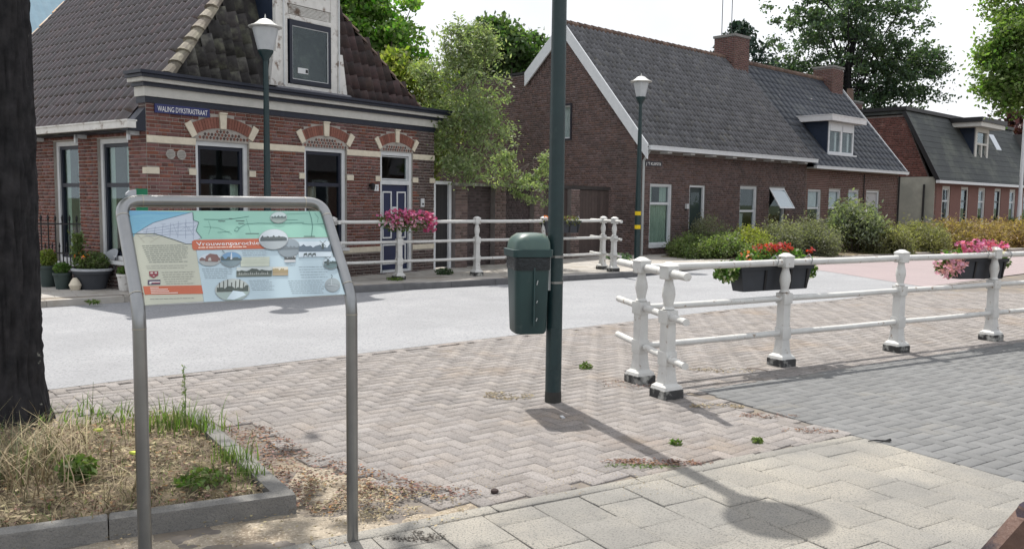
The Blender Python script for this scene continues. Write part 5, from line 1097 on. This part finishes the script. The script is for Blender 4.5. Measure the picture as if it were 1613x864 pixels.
L_bright=leafmat('bright_green_leaf',(.085,.18,.03),(.13,.23,.045),isl=.4,hue=.025,tr=.5)
L_olive=leafmat('grey_olive_leaf',(.18,.23,.12),(.23,.27,.16),isl=.4,hue=.03,tr=.42)
L_yel=leafmat('yellow_green_leaf',(.2,.23,.04),(.15,.2,.045),isl=.35,hue=.03,tr=.5)
L_con=leafmat('conifer_needle',(.02,.045,.035),(.03,.055,.04),isl=.3,tr=.15)
L_cop=leafmat('copper_leaf',(.07,.025,.03),(.05,.02,.03),isl=.4,hue=.02,tr=.3)
# foreground street tree: only its trunk stands in view, its crown shades the lower left
tb_=(-3.62,6.1,0)
tree('street_tree','dark thick rough trunk of the street tree rising from the planting bed at left','tree',tb_,
 [(-.03,0,-.1,.33),(-.03,0,.1,.275),(-.04,0,.3,.25),(-.05,0,.9,.235),(-.09,0,2.0,.228),(-.13,0,3.2,.222),(-.2,0,4.6,.2),(-.3,0,6.2,.12)],[((-3.7,5.6,6.9),(2.7,2.6,2.0),120)],.13,.6,42,L_dark,bark=M_bark,seed=3,limbs=8,high=True)

st=[o for o in COL.objects if o.name=='trunk' and o.parent and o.parent['category']=='tree'][0]
# fine bark relief on the near trunk: furrowed surface as real geometry
from mathutils import noise as _n
prof=[(-.03,-.1,.33),(-.03,.1,.275),(-.04,.3,.25),(-.03,.9,.235),(-.02,2.0,.230),(-.02,3.2,.225),(-.1,4.6,.2),(-.3,6.2,.12)]
V=[];NS,NR=120,260
for i in range(NR):
    z=-.1+i*4.6/NR
    for a,b in zip(prof,prof[1:]):
        if a[1]<=z<=b[1]: t=(z-a[1])/(b[1]-a[1]); cxx=a[0]+(b[0]-a[0])*t; rr=a[2]+(b[2]-a[2])*t
    for j in range(NS):
        an=2*math.pi*j/NS; f=_n.noise((math.cos(an)*9,math.sin(an)*9,z*2.6)); g2=_n.noise((math.cos(an)*26,math.sin(an)*26,z*9+5)); h3=_n.noise((math.cos(an)*2,math.sin(an)*2,z*1.1+9))
        r=rr*(1+.02*h3)+(.5-abs(f)*1.6)*.034+g2*.008-.006
        V.append((cxx+r*math.cos(an),r*math.sin(an),z))
Fc=[(i*NS+j,i*NS+(j+1)%NS,(i+1)*NS+(j+1)%NS,(i+1)*NS+j) for i in range(NR-1) for j in range(NS)]
st.data=npmesh('trunk',V,Fc,M_bark,smooth=True)
# big open tree behind the cottages
c=pos(1335,62,50); b0=pos(1330,330,50)
tree('broadleaf_tree','big loose dark green tree rising behind the slate cottage roofs','tree',(b0[0],50,0),[(0,0,0,.5),(0,0,4,.38),(.1,0,6.5,.32),(-.2,0,9,.22),(.2,0,11.5,.14)],
 [(c,(4.5,4,4.0),210),(pos(1245,130,50),(2.3,2,1.5),66),(pos(1425,120,50),(2.3,2,2.2),84),(pos(1345,160,50),(2.8,2,1.2),56),(pos(1330,0,50),(3.2,3,2.2),80),(pos(1470,110,50),(.8,1,.6),10)],.12,.5,66,L_dark,bark=M_bark,seed=11,limbs=22)
for (u,v,d,h_,lab) in ((1165,32,46,9.5,'dark spruce top behind the first brick chimney'),):
    p0=pos(u,v,d); t=thing('conifer',lab,'tree',(p0[0],d,0)); m=MB(); m.tube([(0,0,0),(0,0,p0[2])],[.2,.02],8); m.build('trunk',M_bark,t); C=[]
    bm2=MB()
    for k in range(26):
        z=p0[2]-.25-k*.2; r=.45+k*.2
        for j in range(7):
            a=j*.9+k*1.7+RNG.uniform(-.2,.2); e=np.array((math.cos(a)*r,math.sin(a)*r,z-.12*r)); n=26
            s_=RNG.uniform(0.1,1,n)[:,None]; C.append(np.array((0,0,z+.1))*(1-s_)+e*s_+RNG.normal(size=(n,3))*np.array((.09,.09,.07))); bm2.tube([(0,0,z+.1),tuple(e)],[.02,.006],4)
    bm2.build('branch',M_bark,t); V,Fc=quads(np.concatenate(C),.13,asp=2.2); tag(link('crown',npmesh('crown',V,Fc,L_con),t),kind='stuff')
# behind the corner house
b0=pos(590,330,31)
tree('maple_tree','bright green maple behind the dormer of the corner house','tree',(b0[0],31,0),[(0,0,0,.25),(0,0,3,.2),(0,0,6,.15)],[(pos(585,40,31),(1.6,1.6,1.9),70),(pos(625,85,31),(.9,1,1.0),30),(pos(545,0,31),(1.3,1.3,1.5),34),(pos(500,-40,31),(2,1.3,1.5),34)],.12,.42,95,L_bright,seed=5)
b0=pos(640,330,27)
tree('yellow_green_tree','yellow green shrub tree rising right behind the corner house roof end','tree',(b0[0],27,0),[(0,0,0,.15),(0,0,2,.12),(0,0,4,.09)],[(pos(650,150,27),(.9,.8,1.0),40),(pos(690,190,27),(.8,.8,1.6),50),(pos(620,105,27),(.5,.5,.4),12),(pos(670,235,27),(.5,.5,.9),26)],.11,.36,80,L_yel,seed=6)
b0=pos(800,330,36)
tree('dense_tree','dense mid green tree behind the flat topped gable wall','tree',(b0[0],36,0),[(0,0,0,.25),(0,0,3,.2),(0,0,6,.15)],[(pos(800,85,36),(1.7,1.4,1.3),70),(pos(775,60,36),(1.0,1,.9),30),(pos(850,110,36),(.9,1,.5),16),(pos(760,110,36),(1.2,1,1.3),34)],.16,.45,70,leafmat('mid_green_leaf',(.06,.11,.04),(.085,.14,.045),isl=.4,hue=.02,tr=.45),seed=7)
# the feathery tree at the yard wall
b0=at(735,414,.1); d0=b0[1]
tree('willow_leaved_tree','tall feathery grey green tree standing against the yard wall','tree',(b0[0],b0[1]-.05,.1),[(0,0,-.1,.075),(.03,0,1.2,.06),(.0,0,2.2,.05),(-.05,0,3.4,.038),(0,0,4.6,.02)],
 [(pos(740,150,19.3),(1.0,.6,1.5),74),(pos(745,75,19.3),(.5,.4,.5),22),(pos(695,200,19.3),(.6,.5,.7),32),(pos(765,200,19.2),(.5,.5,.6),26),(pos(730,262,19.1),(.6,.5,.3),22),(pos(715,80,19.3),(.3,.3,.45),12),(pos(715,42,19.3),(.1,.1,.15),2),(pos(675,120,19.5),(.3,.3,.4),14)],.036,.25,70,L_olive,seed=8,limbs=30,asp=2.6,flat=.8)
b0=at(775,410,.1)
m_t=tree('young_tree','young slender tree with drooping branches left of the lamp pole','tree',(b0[0]+.9,b0[1]+.3,.1),[(0,0,-.1,.045),(.05,0,1.2,.035),(-.05,0,1.9,.025),(.05,0,2.5,.015)],
 [(pos(800,265,20.2),(.55,.4,.4),20),(pos(852,268,20.2),(.45,.4,.4),12),(pos(830,300,20.1),(.5,.4,.3),12)],.036,.18,50,L_olive,seed=9,limbs=14,asp=2.6)
# right edge foliage and copper beech
c=pos(1700,40,20); b0=pos(1720,330,20)
tree('overhanging_tree','fresh green tree leaning in at the top right corner','tree',(b0[0],20,0),[(0,0,0,.25),(0,0,2.5,.2),(-.1,0,4.5,.14),(-.3,0,6,.09)],[(c,(1.9,1.6,1.7),100),(pos(1590,70,20),(.65,.6,.6),26),(pos(1575,120,20),(.5,.5,.4),14),(pos(1600,145,20),(.6,.5,.5),22),(pos(1605,10,20),(.35,.5,.5),10)],.06,.34,160,leafmat('fresh_green_leaf',(.09,.16,.04),(.14,.2,.06),isl=.4,hue=.02,tr=.5),seed=12)
c=pos(1625,235,72); b0=pos(1630,330,72)
tree('copper_beech','distant purple copper beech at the right edge','tree',(b0[0],72,0),[(0,0,0,.4),(0,0,4,.3),(0,0,7,.2)],[(c,(3.2,3,4.0),90)],.32,.9,60,L_cop,seed=13)
b0=pos(1120,330,120)
# far distance: hedge line that closes the street and a wood
def wood(name,label,u0,u1,d,zt,n,lm,seed):
    rng=np.random.default_rng(seed); a=pos(u0,330,d);b=pos(u1,330,d); C=[]
    for i in range(n):
        t=rng.random(); p=a*(1-t)+b*t; h=zt*(.75+.35*math.sin(t*17+seed)*math.sin(t*41)); C.append(np.array((p[0],p[1]+rng.uniform(-3,3),rng.uniform(.1,1)**.7*h)))
    V,Fc=quads(np.array(C),.8,asp=1.4,rng=rng); o=link(name,npmesh(name,V,Fc,lm)); tag(o,label,kind='stuff')
wood('distant_wood','dark line of far trees between the houses',200,1750,95,4.2,9000,L_dark,3)
# ================================================================== SHRUBS in the planted strip before the cottages
def shrub(name,label,cat,u0,u1,vt,vb,leaf,lm,n,dd_=1.2,seed=1,spike=0.,cr=.2,asp=1.8,group='shrubs planted along the cottage fronts',flowers=None,dens=150):
    rng=np.random.default_rng(seed); base=at((u0+u1)/2,vb,.1); d=base[1]; a=pos(u0,vb,d); b=pos(u1,vb,d); hw=(b[0]-a[0])/2; h=pos((u0+u1)/2,vt,d)[2]-.1
    t=thing(name,label,cat,(base[0],base[1],.1),0,group); sm=MB(); C=[]
    for i in range(n):
        th_=rng.uniform(0,2*math.pi); r=math.sqrt(rng.random()); x=r*math.cos(th_)*hw*.92; y=r*math.sin(th_)*dd_; zt=h*math.sqrt(max(.08,1-(r*.93)**2))*rng.uniform(.72,1.08); z=zt*rng.uniform(.25,1)**.6
        if i<26: sm.tube([(x*.35,y*.35,0),(x*.8,y*.8,z*.6),(x,y,z)],[.014,.009,.004],4)
        k=int(dens*rng.uniform(.6,1.4)); p=rng.normal(size=(k,3))*cr*.5; p[:,2]*=(1+spike*2.5); C.append(np.array((x,y,z))+p)
    C=np.concatenate(C); C[:,2]=np.maximum(C[:,2],.02); sm.build('stem',M_bark2,t); V,Fc=quads(C,leaf,asp=asp,rng=rng); tag(link('foliage',npmesh('foliage',V,Fc,lm),t),kind='stuff')
    if flowers:
        fm,nf=flowers; idx=rng.permutation(len(C))[:nf]; P=C[idx]; P=P[P[:,2]>h*.45]; V,Fc=flowerhead(P,.03,rng); tag(link('flowers',npmesh('flowers',V,Fc,fm),t),kind='stuff')
    return t
L_sh=leafmat('shrub_leaf',(.11,.15,.06),(.15,.19,.08),isl=.45,hue=.025); L_shg=leafmat('grey_shrub_leaf',(.14,.15,.11),(.18,.18,.14),isl=.4,hue=.02); L_or=leafmat('rusty_heather',(.28,.17,.09),(.22,.17,.09),isl=.4,hue=.02); L_ol=leafmat('olive_heather',(.2,.185,.10),(.16,.165,.09),isl=.4,hue=.02)
shrub('leafy_shrub','low leafy green shrub at the near end of the planted strip','shrub',1052,1130,372,404,.036,L_sh,70,seed=21)
shrub('leafy_shrub','wider green shrub behind the red flower box','shrub',1105,1185,368,405,.036,L_sh,70,seed=22)
shrub('airy_shrub','airy grey green shrub before the cottage door','shrub',1085,1140,326,400,.034,L_shg,46,seed=23,cr=.22,dens=60)
shrub('yellow_shrub','yellow green shrub under the wide cottage window','shrub',1150,1212,360,404,.04,leafmat('yellow_shrub_leaf',(.24,.24,.05),(.17,.2,.05),isl=.35,hue=.02),80,seed=24)
shrub('lavender_bush','grey green lavender bush under the open window','shrub',1190,1262,358,400,.03,L_shg,90,seed=25,spike=.4,asp=2.6)
shrub('lavender_bush','grey green lavender bush left of the tall butterfly bush','shrub',1245,1318,356,400,.03,L_shg,90,seed=26,spike=.4,asp=2.6)
shrub('butterfly_bush','tall dark leaved butterfly bush before the slate cottage','shrub',1304,1384,308,396,.052,leafmat('buddleia_leaf',(.13,.16,.11),(.18,.2,.15),isl=.45),80,seed=27,cr=.3,asp=2.8,dens=85,flowers=(M_fl['pale'],60))
shrub('heather_bush','olive brown heather clump right of the butterfly bush','shrub',1340,1425,371,396,.032,L_ol,120,seed=28,spike=.5,asp=4.,dd_=1.6)
shrub('heather_bush','olive green heather clump before the rendered wall','shrub',1405,1485,367,393,.032,L_ol,120,seed=29,spike=.5,asp=4.,dd_=1.8)
shrub('heather_bush','rust brown heather clump before the mansard house','shrub',1465,1560,361,390,.036,L_or,140,seed=30,spike=.5,asp=4.,dd_=2.2)
shrub('heather_bush','orange brown heather clump near the right edge','shrub',1535,1640,361,386,.04,L_or,140,seed=31,spike=.5,asp=4.,dd_=2.5)
shrub('spreading_shrub','pale green spreading shrub at the foot of the white pole','shrub',1575,1660,344,370,.1,leafmat('pale_shrub_leaf',(.2,.25,.13),(.16,.2,.1),isl=.4),70,seed=32,dd_=2)
tag(lump('planted_strip_soil',[at(1045,405,.1),at(1130,409,.1),at(1300,404,.1),at(1450,397,.1),at(1640,386,.1),at(1640,374,.1),at(1300,383,.1),at(1060,390,.1)],.10,M_soil,.04,.25),'dark soil of the planted strip')
wp=at(1603,374,.1); t=thing('flag_pole','thin white metal pole at the right edge','pole',(wp[0],wp[1],.1)); m=MB(); m.tube([(0,0,-.05),(0,0,2.2),(0,0,7.5)],[.13,.09,.06],12); m.build('pole_shaft',M_wgB,t,smooth=True); m=MB(); m.tube([(0,0,-.02),(0,0,.06)],.18,12); m.build('pole_foot',M_kerb,t)
# ================================================================== iron fence and pots beside the corner house
fa=pos(56,430,15.0); fb=pos(146,430,14.9)
fl=thing('iron_fence','black iron fence with spear tips left of the corner house windows','fence',(fa[0],fa[1],.1),math.atan2(fb[1]-fa[1],fb[0]-fa[0])); Lf=math.hypot(fb[0]-fa[0],fb[1]-fa[1])
n=9
for i in range(n):
    x=i*Lf/(n-1); m=MB(); m.tube([(x,0,-.05),(x,0,1.08)],.011,6); m.lathe([(.006,1.08),(.022,1.115),(.012,1.13),(.028,1.135),(.004,1.2)],6,(x,0)); m.build('bar',M_iron,fl)
    x+=Lf/(n-1)/2
    if i<n-1: m=MB(); m.tube([(x,0,-.05),(x,0,.62)],.009,6); m.lathe([(.006,.62),(.02,.65),(.004,.72)],6,(x,0)); m.build('short_bar',M_iron,fl)
for z in (1.03,.52): m=MB(); m.box(-.03,Lf+.03,-.012,.012,z,z+.025); m.build('rail',M_iron,fl)
def pot(label,u,d,r,h,m_,plant,leaf,ph,n,seed,group='plant pots beside the corner house',fl_=None,oval=1.):
    p=pos(u,430,d); t=thing('plant_pot',label,'plant pot',(p[0],p[1],.1),0,group); m=MB(); m.lathe([(r*.72,0),(r*.95,h*.85),(r*1.05,h*.86),(r*1.06,h),(r*.95,h),(r*.9,h*.9)],20); 
    m.v=[(x*oval,y,z) for x,y,z in m.v]; m.build('pot',m_,t,smooth=True); rng=np.random.default_rng(seed); C=cloud(n,(0,0,h+ph*.45),(r*1.0*oval,r*.9,ph*.6),rng); V,Fc=quads(C,leaf,asp=2.2,rng=rng); tag(link('foliage',npmesh('foliage',V,Fc,plant),t),kind='stuff')
    if fl_:
        P=cloud(fl_[1],(0,0,h+ph*.8),(r*oval,r*.8,ph*.3),rng); V,Fc=flowerhead(P,.03,rng); tag(link('flowers',npmesh('flowers',V,Fc,fl_[0]),t),kind='stuff')
    return t
M_pg=mat('dull_green_pot',(.05,.07,.065),(.035,.05,.05),rough=.7)
pot('green pot of yellow green leaves nearest the tree trunk',76,14.45,.15,.36,M_pg,L_yel,.026,.26,900,41)
pot('low dark green pot with dull trailing plant',98,14.1,.14,.27,M_pg,M_lf,.022,.16,800,42)
pot('white pot half hidden behind the information board post',196,14.0,.12,.27,M_oldwhite,M_lf,.022,.12,300,43)
tt=pot('wide tub with pale rim, high pale back flap and orange flowers',145,14.15,.22,.3,M_trough,L_sh,.026,.32,1700,44,oval=1.35,fl_=(M_fl['orange'],14))
m=MB(); m.lathe([(.22,.30),(.245,.305),(.25,.335),(.22,.345)],24,cap=False); m.v=[(x*1.35,y,z) for x,y,z in m.v]; m.build('pale_rim',mat('pale_plastic',(.4,.42,.45),(.33,.35,.38),rough=.6),tt,smooth=True)
m=MB(); R=[]
for i in range(9):
    a=math.radians(-10+i*14); R.append((.10+.27*math.cos(a)*1.0,.05+.2*math.sin(a)))
vs=[(x,y,.32) for x,y in R]+[(x*1.0+.02,y+.03,.32+.34*math.sin(math.pi*(i+1.2)/10.5)**.5) for i,(x,y) in enumerate(R)]; vs2=[(x*.95,y*.9+.0,z) for x,y,z in vs]; k=len(R)
m.add(vs+vs2,[(i,i+1,k+i+1,k+i) for i in range(k-1)]+[(2*k+i,3*k+i,3*k+i+1,2*k+i+1) for i in range(k-1)]+[(k+i,k+i+1,3*k+i+1,3*k+i) for i in range(k-1)]); m.build('back_flap',MATS['pale_plastic'],tt,smooth=True)
rng=np.random.default_rng(5); C=np.concatenate([np.array((-.22+.02*math.sin(i),0,.45+.04*i))+rng.normal(size=(60,3))*np.array((.045,.045,.03)) for i in range(12)]); V,Fc=quads(C,.028,asp=2.2,rng=rng); tag(link('tall_plant',npmesh('tall_plant',V,Fc,L_sh),tt),kind='stuff')
gs=thing('garden_stone','small pale rounded stone ornament between the pots','ornament',(*pos(118,430,13.95)[:2],.1)); m=MB(); m.lathe([(.07,0),(.1,.08),(.06,.16),(.03,.2)],9); m.build('stone',M_cream,gs,smooth=True)
# green mail box behind the board's upper left corner
gb=pos(219,330,12.3); t=thing('green_box','green box with pale rounded front on a post behind the information board','box',(gb[0],gb[1],.1),math.radians(30)); zb0=1.25
m=MB(); m.box(-.03,.12,-.0,.14,zb0,zb0+.40); m.build('box_body',mat('bright_green_plastic',(.01,.16,.08),(.01,.13,.065),rough=.4),t)
m=MB(); m.prism([(-.032,zb0+.3),(-.16,zb0+.3),(-.16,zb0+.33),(-.12,zb0+.37),(-.032,zb0+.385)],lambda a,z:(a,-.02,z),lambda a,z:(a,.16,z)); m.build('box_lid',mat('pale_plastic',(.4,.42,.45)),t); m=MB(); m.tube([(.07,.07,0),(.07,.07,zb0)],.025,8); m.build('post',M_greenpole,t)
# ================================================================== bed vegetation, litter, small things
def blades(C,h,lean_,wd,rng,seg=4):
    V=[];Fc=[];k=0
    for c in C:
        a=rng.uniform(0,2*math.pi); d=np.array((math.cos(a),math.sin(a),0)); e=np.array((-d[1],d[0],0)); hh=h*rng.uniform(.5,1.3); ll=lean_*rng.uniform(.3,1.4)*hh; w_=wd*rng.uniform(.7,1.3)
        for i in range(seg+1):
            t=i/seg; p=np.array(c)+d*ll*t*t+np.array((0,0,hh*(t-.35*(ll/hh)*t*t))); ww=w_*(1-t*.92); V+=[p-e*ww/2,p+e*ww/2]
        for i in range(seg): Fc.append((k+2*i,k+2*i+1,k+2*i+3,k+2*i+2))
        k+=2*(seg+1)
    return V,Fc
def onbed(n,rng,cen=None,r=.15):
    out=[]
    while len(out)<n:
        if cen is None:
            p=np.array((rng.uniform(-4.6,-1.2),rng.uniform(2.6,6.6)))
        else: p=np.array(cen)+rng.normal(size=2)*r
        if cen is not None or inpoly(p[0],p[1],BEDP): out.append((p[0],p[1],.065))
    return out
rng=np.random.default_rng(9)
def stuffobj(name,V,Fc,m_,label): 
    o=link(name,npmesh(name,V,Fc,m_)); return tag(o,label,kind='stuff')
V,Fc=blades(onbed(6500,rng),.085,1.7,.004,rng); stuffobj('dry_grass',V,Fc,M_straw,'short dry straw grass over the planting bed')
V,Fc=blades(onbed(1300,rng),.07,.9,.006,rng); stuffobj('sparse_grass',V,Fc,M_grass,'sparse green grass in the planting bed')
def tuft(label,u,v,n,h,lean_,wd,r,m_,z=.1,cat='grass tuft'):
    c=at(u,v,z); t=thing('grass_tuft',label,cat,(c[0],c[1],z-.02)); C=[(rng.normal()*r,rng.normal()*r,0) for _ in range(n)]; V,Fc=blades(C,h,lean_,wd,rng); tag(link('blades',npmesh('blades',V,Fc,m_),t),kind='stuff'); return t
tuft('green grass tuft at the far edge of the bed behind the board post',268,668,150,.19,.55,.009,.11,M_grass)
tuft('green grass tuft at the far corner of the bed kerb',318,672,90,.15,.5,.009,.08,M_grass)
tuft('green grass tuft leaning over the side kerb',368,720,80,.14,.6,.009,.06,M_grass)
tuft('smaller green tuft on the side kerb nearer the corner',390,742,60,.1,.7,.008,.05,M_grass)
tuft('green weeds right of the tree trunk',150,655,120,.13,.8,.011,.16,M_grass)
tuft('long dry arching grass at the foot of the tree trunk',60,720,150,.34,1.1,.008,.17,M_straw)
tuft('long dry arching grass in the lower left corner',15,760,170,.34,1.0,.008,.18,M_straw)
tuft('grey green grass clump at the left frame edge',5,740,130,.3,.8,.009,.16,leafmat('grey_grass',(.14,.17,.09),(.1,.13,.06),tr=.3))
tuft('dry bent grass in the middle of the bed',180,780,70,.2,1.4,.007,.15,M_straw)
def weed(label,u,v,n,r,leaf,lm,z,h=.05):
    c=at(u,v,z); t=thing('weed',label,'weed',(c[0],c[1],z)); C=cloud(n,(0,0,h*.6),(r,r,h),rng); C[:,2]=np.abs(C[:,2]); V,Fc=quads(C,leaf,asp=2.2,rng=rng); tag(link('leaves',npmesh('leaves',V,Fc,lm),t),kind='stuff')
weed('leafy green weed in the middle of the bed',122,752,220,.11,.026,M_grass,.1,.08)
weed('low green weeds near the kerb corner in the bed',318,758,240,.16,.02,M_grass,.1,.03)
weed('small green weed in the clinkers right of the lamp pole',923,580,110,.07,.016,M_grass,0,.04)
weed('tiny green weed by the edging band',1193,696,40,.04,.022,M_grass,0,.02)
weed('tiny weed in the clinkers above the edging band',1063,699,40,.05,.02,M_grass,0,.02)
weed('dark weeds at the foot of the far railing by the blue door',700,432,300,.2,.028,L_dark,.1,.08)
weed('green weeds round the base of the petunia post',622,441,200,.2,.022,M_grass,.1,.04)
weed('dark weeds at the foot of the yard wall by the double post',975,412,130,.35,.07,L_dark,.1,.15)
weed('grass in the joint of the far kerb left of the board',147,477,50,.12,.03,M_grass,.05,.03)
# tall seeding weed stalk
c=at(291,668,.1); t=thing('weed_stalk','tall thin seeding weed stalk rising behind the bed','weed',(c[0],c[1],.08)); m=MB(); m.tube([(0,0,0),(.01,0,.2),(.0,0,.42)],[.004,.003,.0015],5); m.build('stalk',M_grass,t); C=np.array([(rng.normal()*.008,rng.normal()*.008,z) for z in np.linspace(.08,.43,70)]); V,Fc=quads(C,.009,asp=3.2,rng=rng); tag(link('seed_heads',npmesh('seed_heads',V,Fc,M_grass),t),kind='stuff')
c=at(142,664,.1); t=thing('weed_stalk','thin branching weed stalk beside the tree trunk','weed',(c[0],c[1],.08)); m=MB(); m.tube([(0,0,0),(.02,0,.15),(.03,0,.3)],[.003,.002,.001],5); m.tube([(.02,0,.15),(-.02,0,.22)],[.002,.001],4); m.build('stalk',M_grass,t)
# litter
def scatter(name,n,poly,size,m_,label,z=.006,flatz=.008,rng=rng):
    xs=[p[0] for p in poly];ys=[p[1] for p in poly]; C=[]
    from mathutils import noise
    while len(C)<n:
        x=rng.uniform(min(xs),max(xs));y=rng.uniform(min(ys),max(ys))
        if noise.noise((x*4.5,y*4.5,1.))+.5*noise.noise((x*13,y*13,2.))<rng.uniform(-.5,.25): continue
        if inpoly(x,y,poly): C.append((x,y,z+rng.uniform(0,flatz)))
    C=np.array(C); V,Fc=quads(C,size,asp=2.0,rng=rng); V=V.copy(); cz=np.repeat(C[:,2],4); V[:,2]=cz+(V[:,2]-cz)*.3; stuffobj(name,V,Fc,m_,label)
scatter('leaf_litter',2200,SPILL,.015,M_litter,'brown leaf litter spilling off the bed onto the clinkers',flatz=.02)
scatter('straw_litter',1500,[(-1.1,4.45),(-1.2,4.95),(-.6,4.75),(-.25,4.58),(-.85,4.2)],.012,M_straw,'dry straw litter between kerb corner and slabs',flatz=.015)
scatter('sand_litter',1500,SAND,.012,M_straw,'straw bits on the sandy strip',z=.01)
scatter('bed_litter',3400,BEDP,.018,M_litter,'dead leaves over the planting bed',z=.075,flatz=.03)
scatter('bed_straw',4200,BEDP,.022,M_straw,'flattened straw over the planting bed',z=.075,flatz=.04)
def patch(n,u,v,rx,ry,size,m_,name,label):
    c=at(u,v,0); P=[(c[0]+rx*math.cos(a*.5)*(1+.2*math.sin(a*3)),c[1]+ry*math.sin(a*.5)) for a in range(12)]; scatter(name,n,P,size,m_,label,z=.003,flatz=.008)
patch(360,800,623,.22,.16,.012,M_straw,'twig_litter','dry debris left of the lamp pole foot')
patch(460,1035,728,.36,.07,.014,M_litter,'leaf_litter','orange leaf litter along the edging band')
patch(160,1010,735,.25,.05,.012,M_grass,'green_litter','small green litter along the edging band')
patch(260,1000,605,.4,.18,.012,M_litter,'leaf_litter','brown debris left of the railing end posts')
patch(240,1135,583,.35,.12,.012,M_straw,'straw_litter','dry grass debris under the near railing')
patch(200,1130,640,.22,.08,.014,M_straw,'straw_litter','dry grass at the foot of the front end post')
patch(200,1210,655,.25,.08,.011,M_litter,'leaf_litter','dark debris between clinkers and grey pavers')
patch(160,1275,678,.22,.07,.011,M_litter,'leaf_litter','dark debris at the corner of the slabs')
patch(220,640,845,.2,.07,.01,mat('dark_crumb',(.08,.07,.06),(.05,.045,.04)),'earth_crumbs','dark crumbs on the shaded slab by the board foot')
patch(420,900,760,.8,.25,.006,M_straw,'straw_litter','fine chaff on the sunlit slabs')
def small(name,label,cat,u,v,fn,z=0.,rz=0):
    c=at(u,v,z); t=thing(name,label,cat,(c[0],c[1],z),rz); fn(t); return t
def f_(t): m=MB(); m.lathe([(.014,0),(.024,.008),(.022,.02),(.008,.027)],7); m.build('pebble_stone',mat('brown_pebble',(.06,.04,.035),(.04,.03,.03)),t)
small('pebble','dark brown pebble lying on the edging band','pebble',779,776,f_)
def f_(t): m=MB(); m.box(-.012,.012,-.035,.035,.002,.008); m.build('wrapper_foil',M_white,t); m=MB(); m.box(-.013,.013,-.034,-.015,.0082,.010); m.build('wrapper_end',mat('grey_foil',(.4,.4,.42)),t)
small('wrapper','small white wrapper in the shadow of the litter bin','wrapper',886,657,f_,rz=.2)
def f_(t):
    m=MB(); m.tube([(-.09,0,.008),(-.03,.01,.012),(.03,.0,.01),(.07,.015,.014)],[.004,.006,.007,.012],6); m.build('strap_piece',M_iron,t)
small('strap','short black strap piece lying at the edge of the grey pavers','strap',1388,696,f_)
def f_(t): m=MB(); m.tube([(-.12,0,.01),(0,.01,.015),(.1,-.02,.012)],[.005,.007,.004],6); m.build('stick_wood',mat('dead_wood',(.3,.24,.2),(.2,.16,.14)),t)
small('stick','dead twig on the paver edge below the middle of the near railing','twig',1195,583,f_,rz=-.6)
def f_(t): m=MB(); m.prism([(-.03,0),(-.01,.018),(.02,.02),(.035,.0),(.01,-.02)],lambda a,b:(a,b,.0),lambda a,b:(a,b+.004,.012)); m.build('leaf_blade',mat('lime_leaf',(.45,.5,.08),(.4,.45,.08)),t)
small('fallen_leaf','lime green fallen leaf near the tree trunk','leaf',154,678,f_,z=.13)
small('fallen_leaf','lime green fallen leaf beside the board post','leaf',211,714,f_,z=.13)
# weathered plank end in the lower right corner, leaning
pe=pos(1624,806,1.9); t=thing('leaning_plank','brown weathered plank end leaning in at the lower right corner','plank',(pe[0],pe[1],0),0)
dx,dz_=-.62,-.785; h=pe[2]
m=MB(); o_=np.array((0,0,h)); d_=np.array((dx,0,dz_)); w_=np.array((.785,0,-.62)); Ln=h/.785
P=[o_,o_+w_*.16,o_+w_*.16+d_*Ln,o_+d_*Ln*1.]; 
def pl(y): return [(p[0],y,max(p[2],.0)) for p in P]
m.add(pl(0)+pl(.045),[(0,1,2,3),(4,7,6,5),(0,4,5,1),(1,5,6,2),(2,6,7,3),(3,7,4,0)]); o=m.build('plank_board',mat('mottled_brown_wood',(.16,.10,.08),(.09,.055,.045),rough=.6,s=14,c=(.035,.025,.03),cs=16,camt=(.55,.65),bump=.4),t)
m=MB(); m.tube([tuple(o_+np.array((0,.022,0))-w_*.0),tuple(o_+w_*.16+np.array((0,.022,0)))],.026,8); m.build('plank_edge',mat('dark_purple_edge',(.04,.03,.045),rough=.4),t)
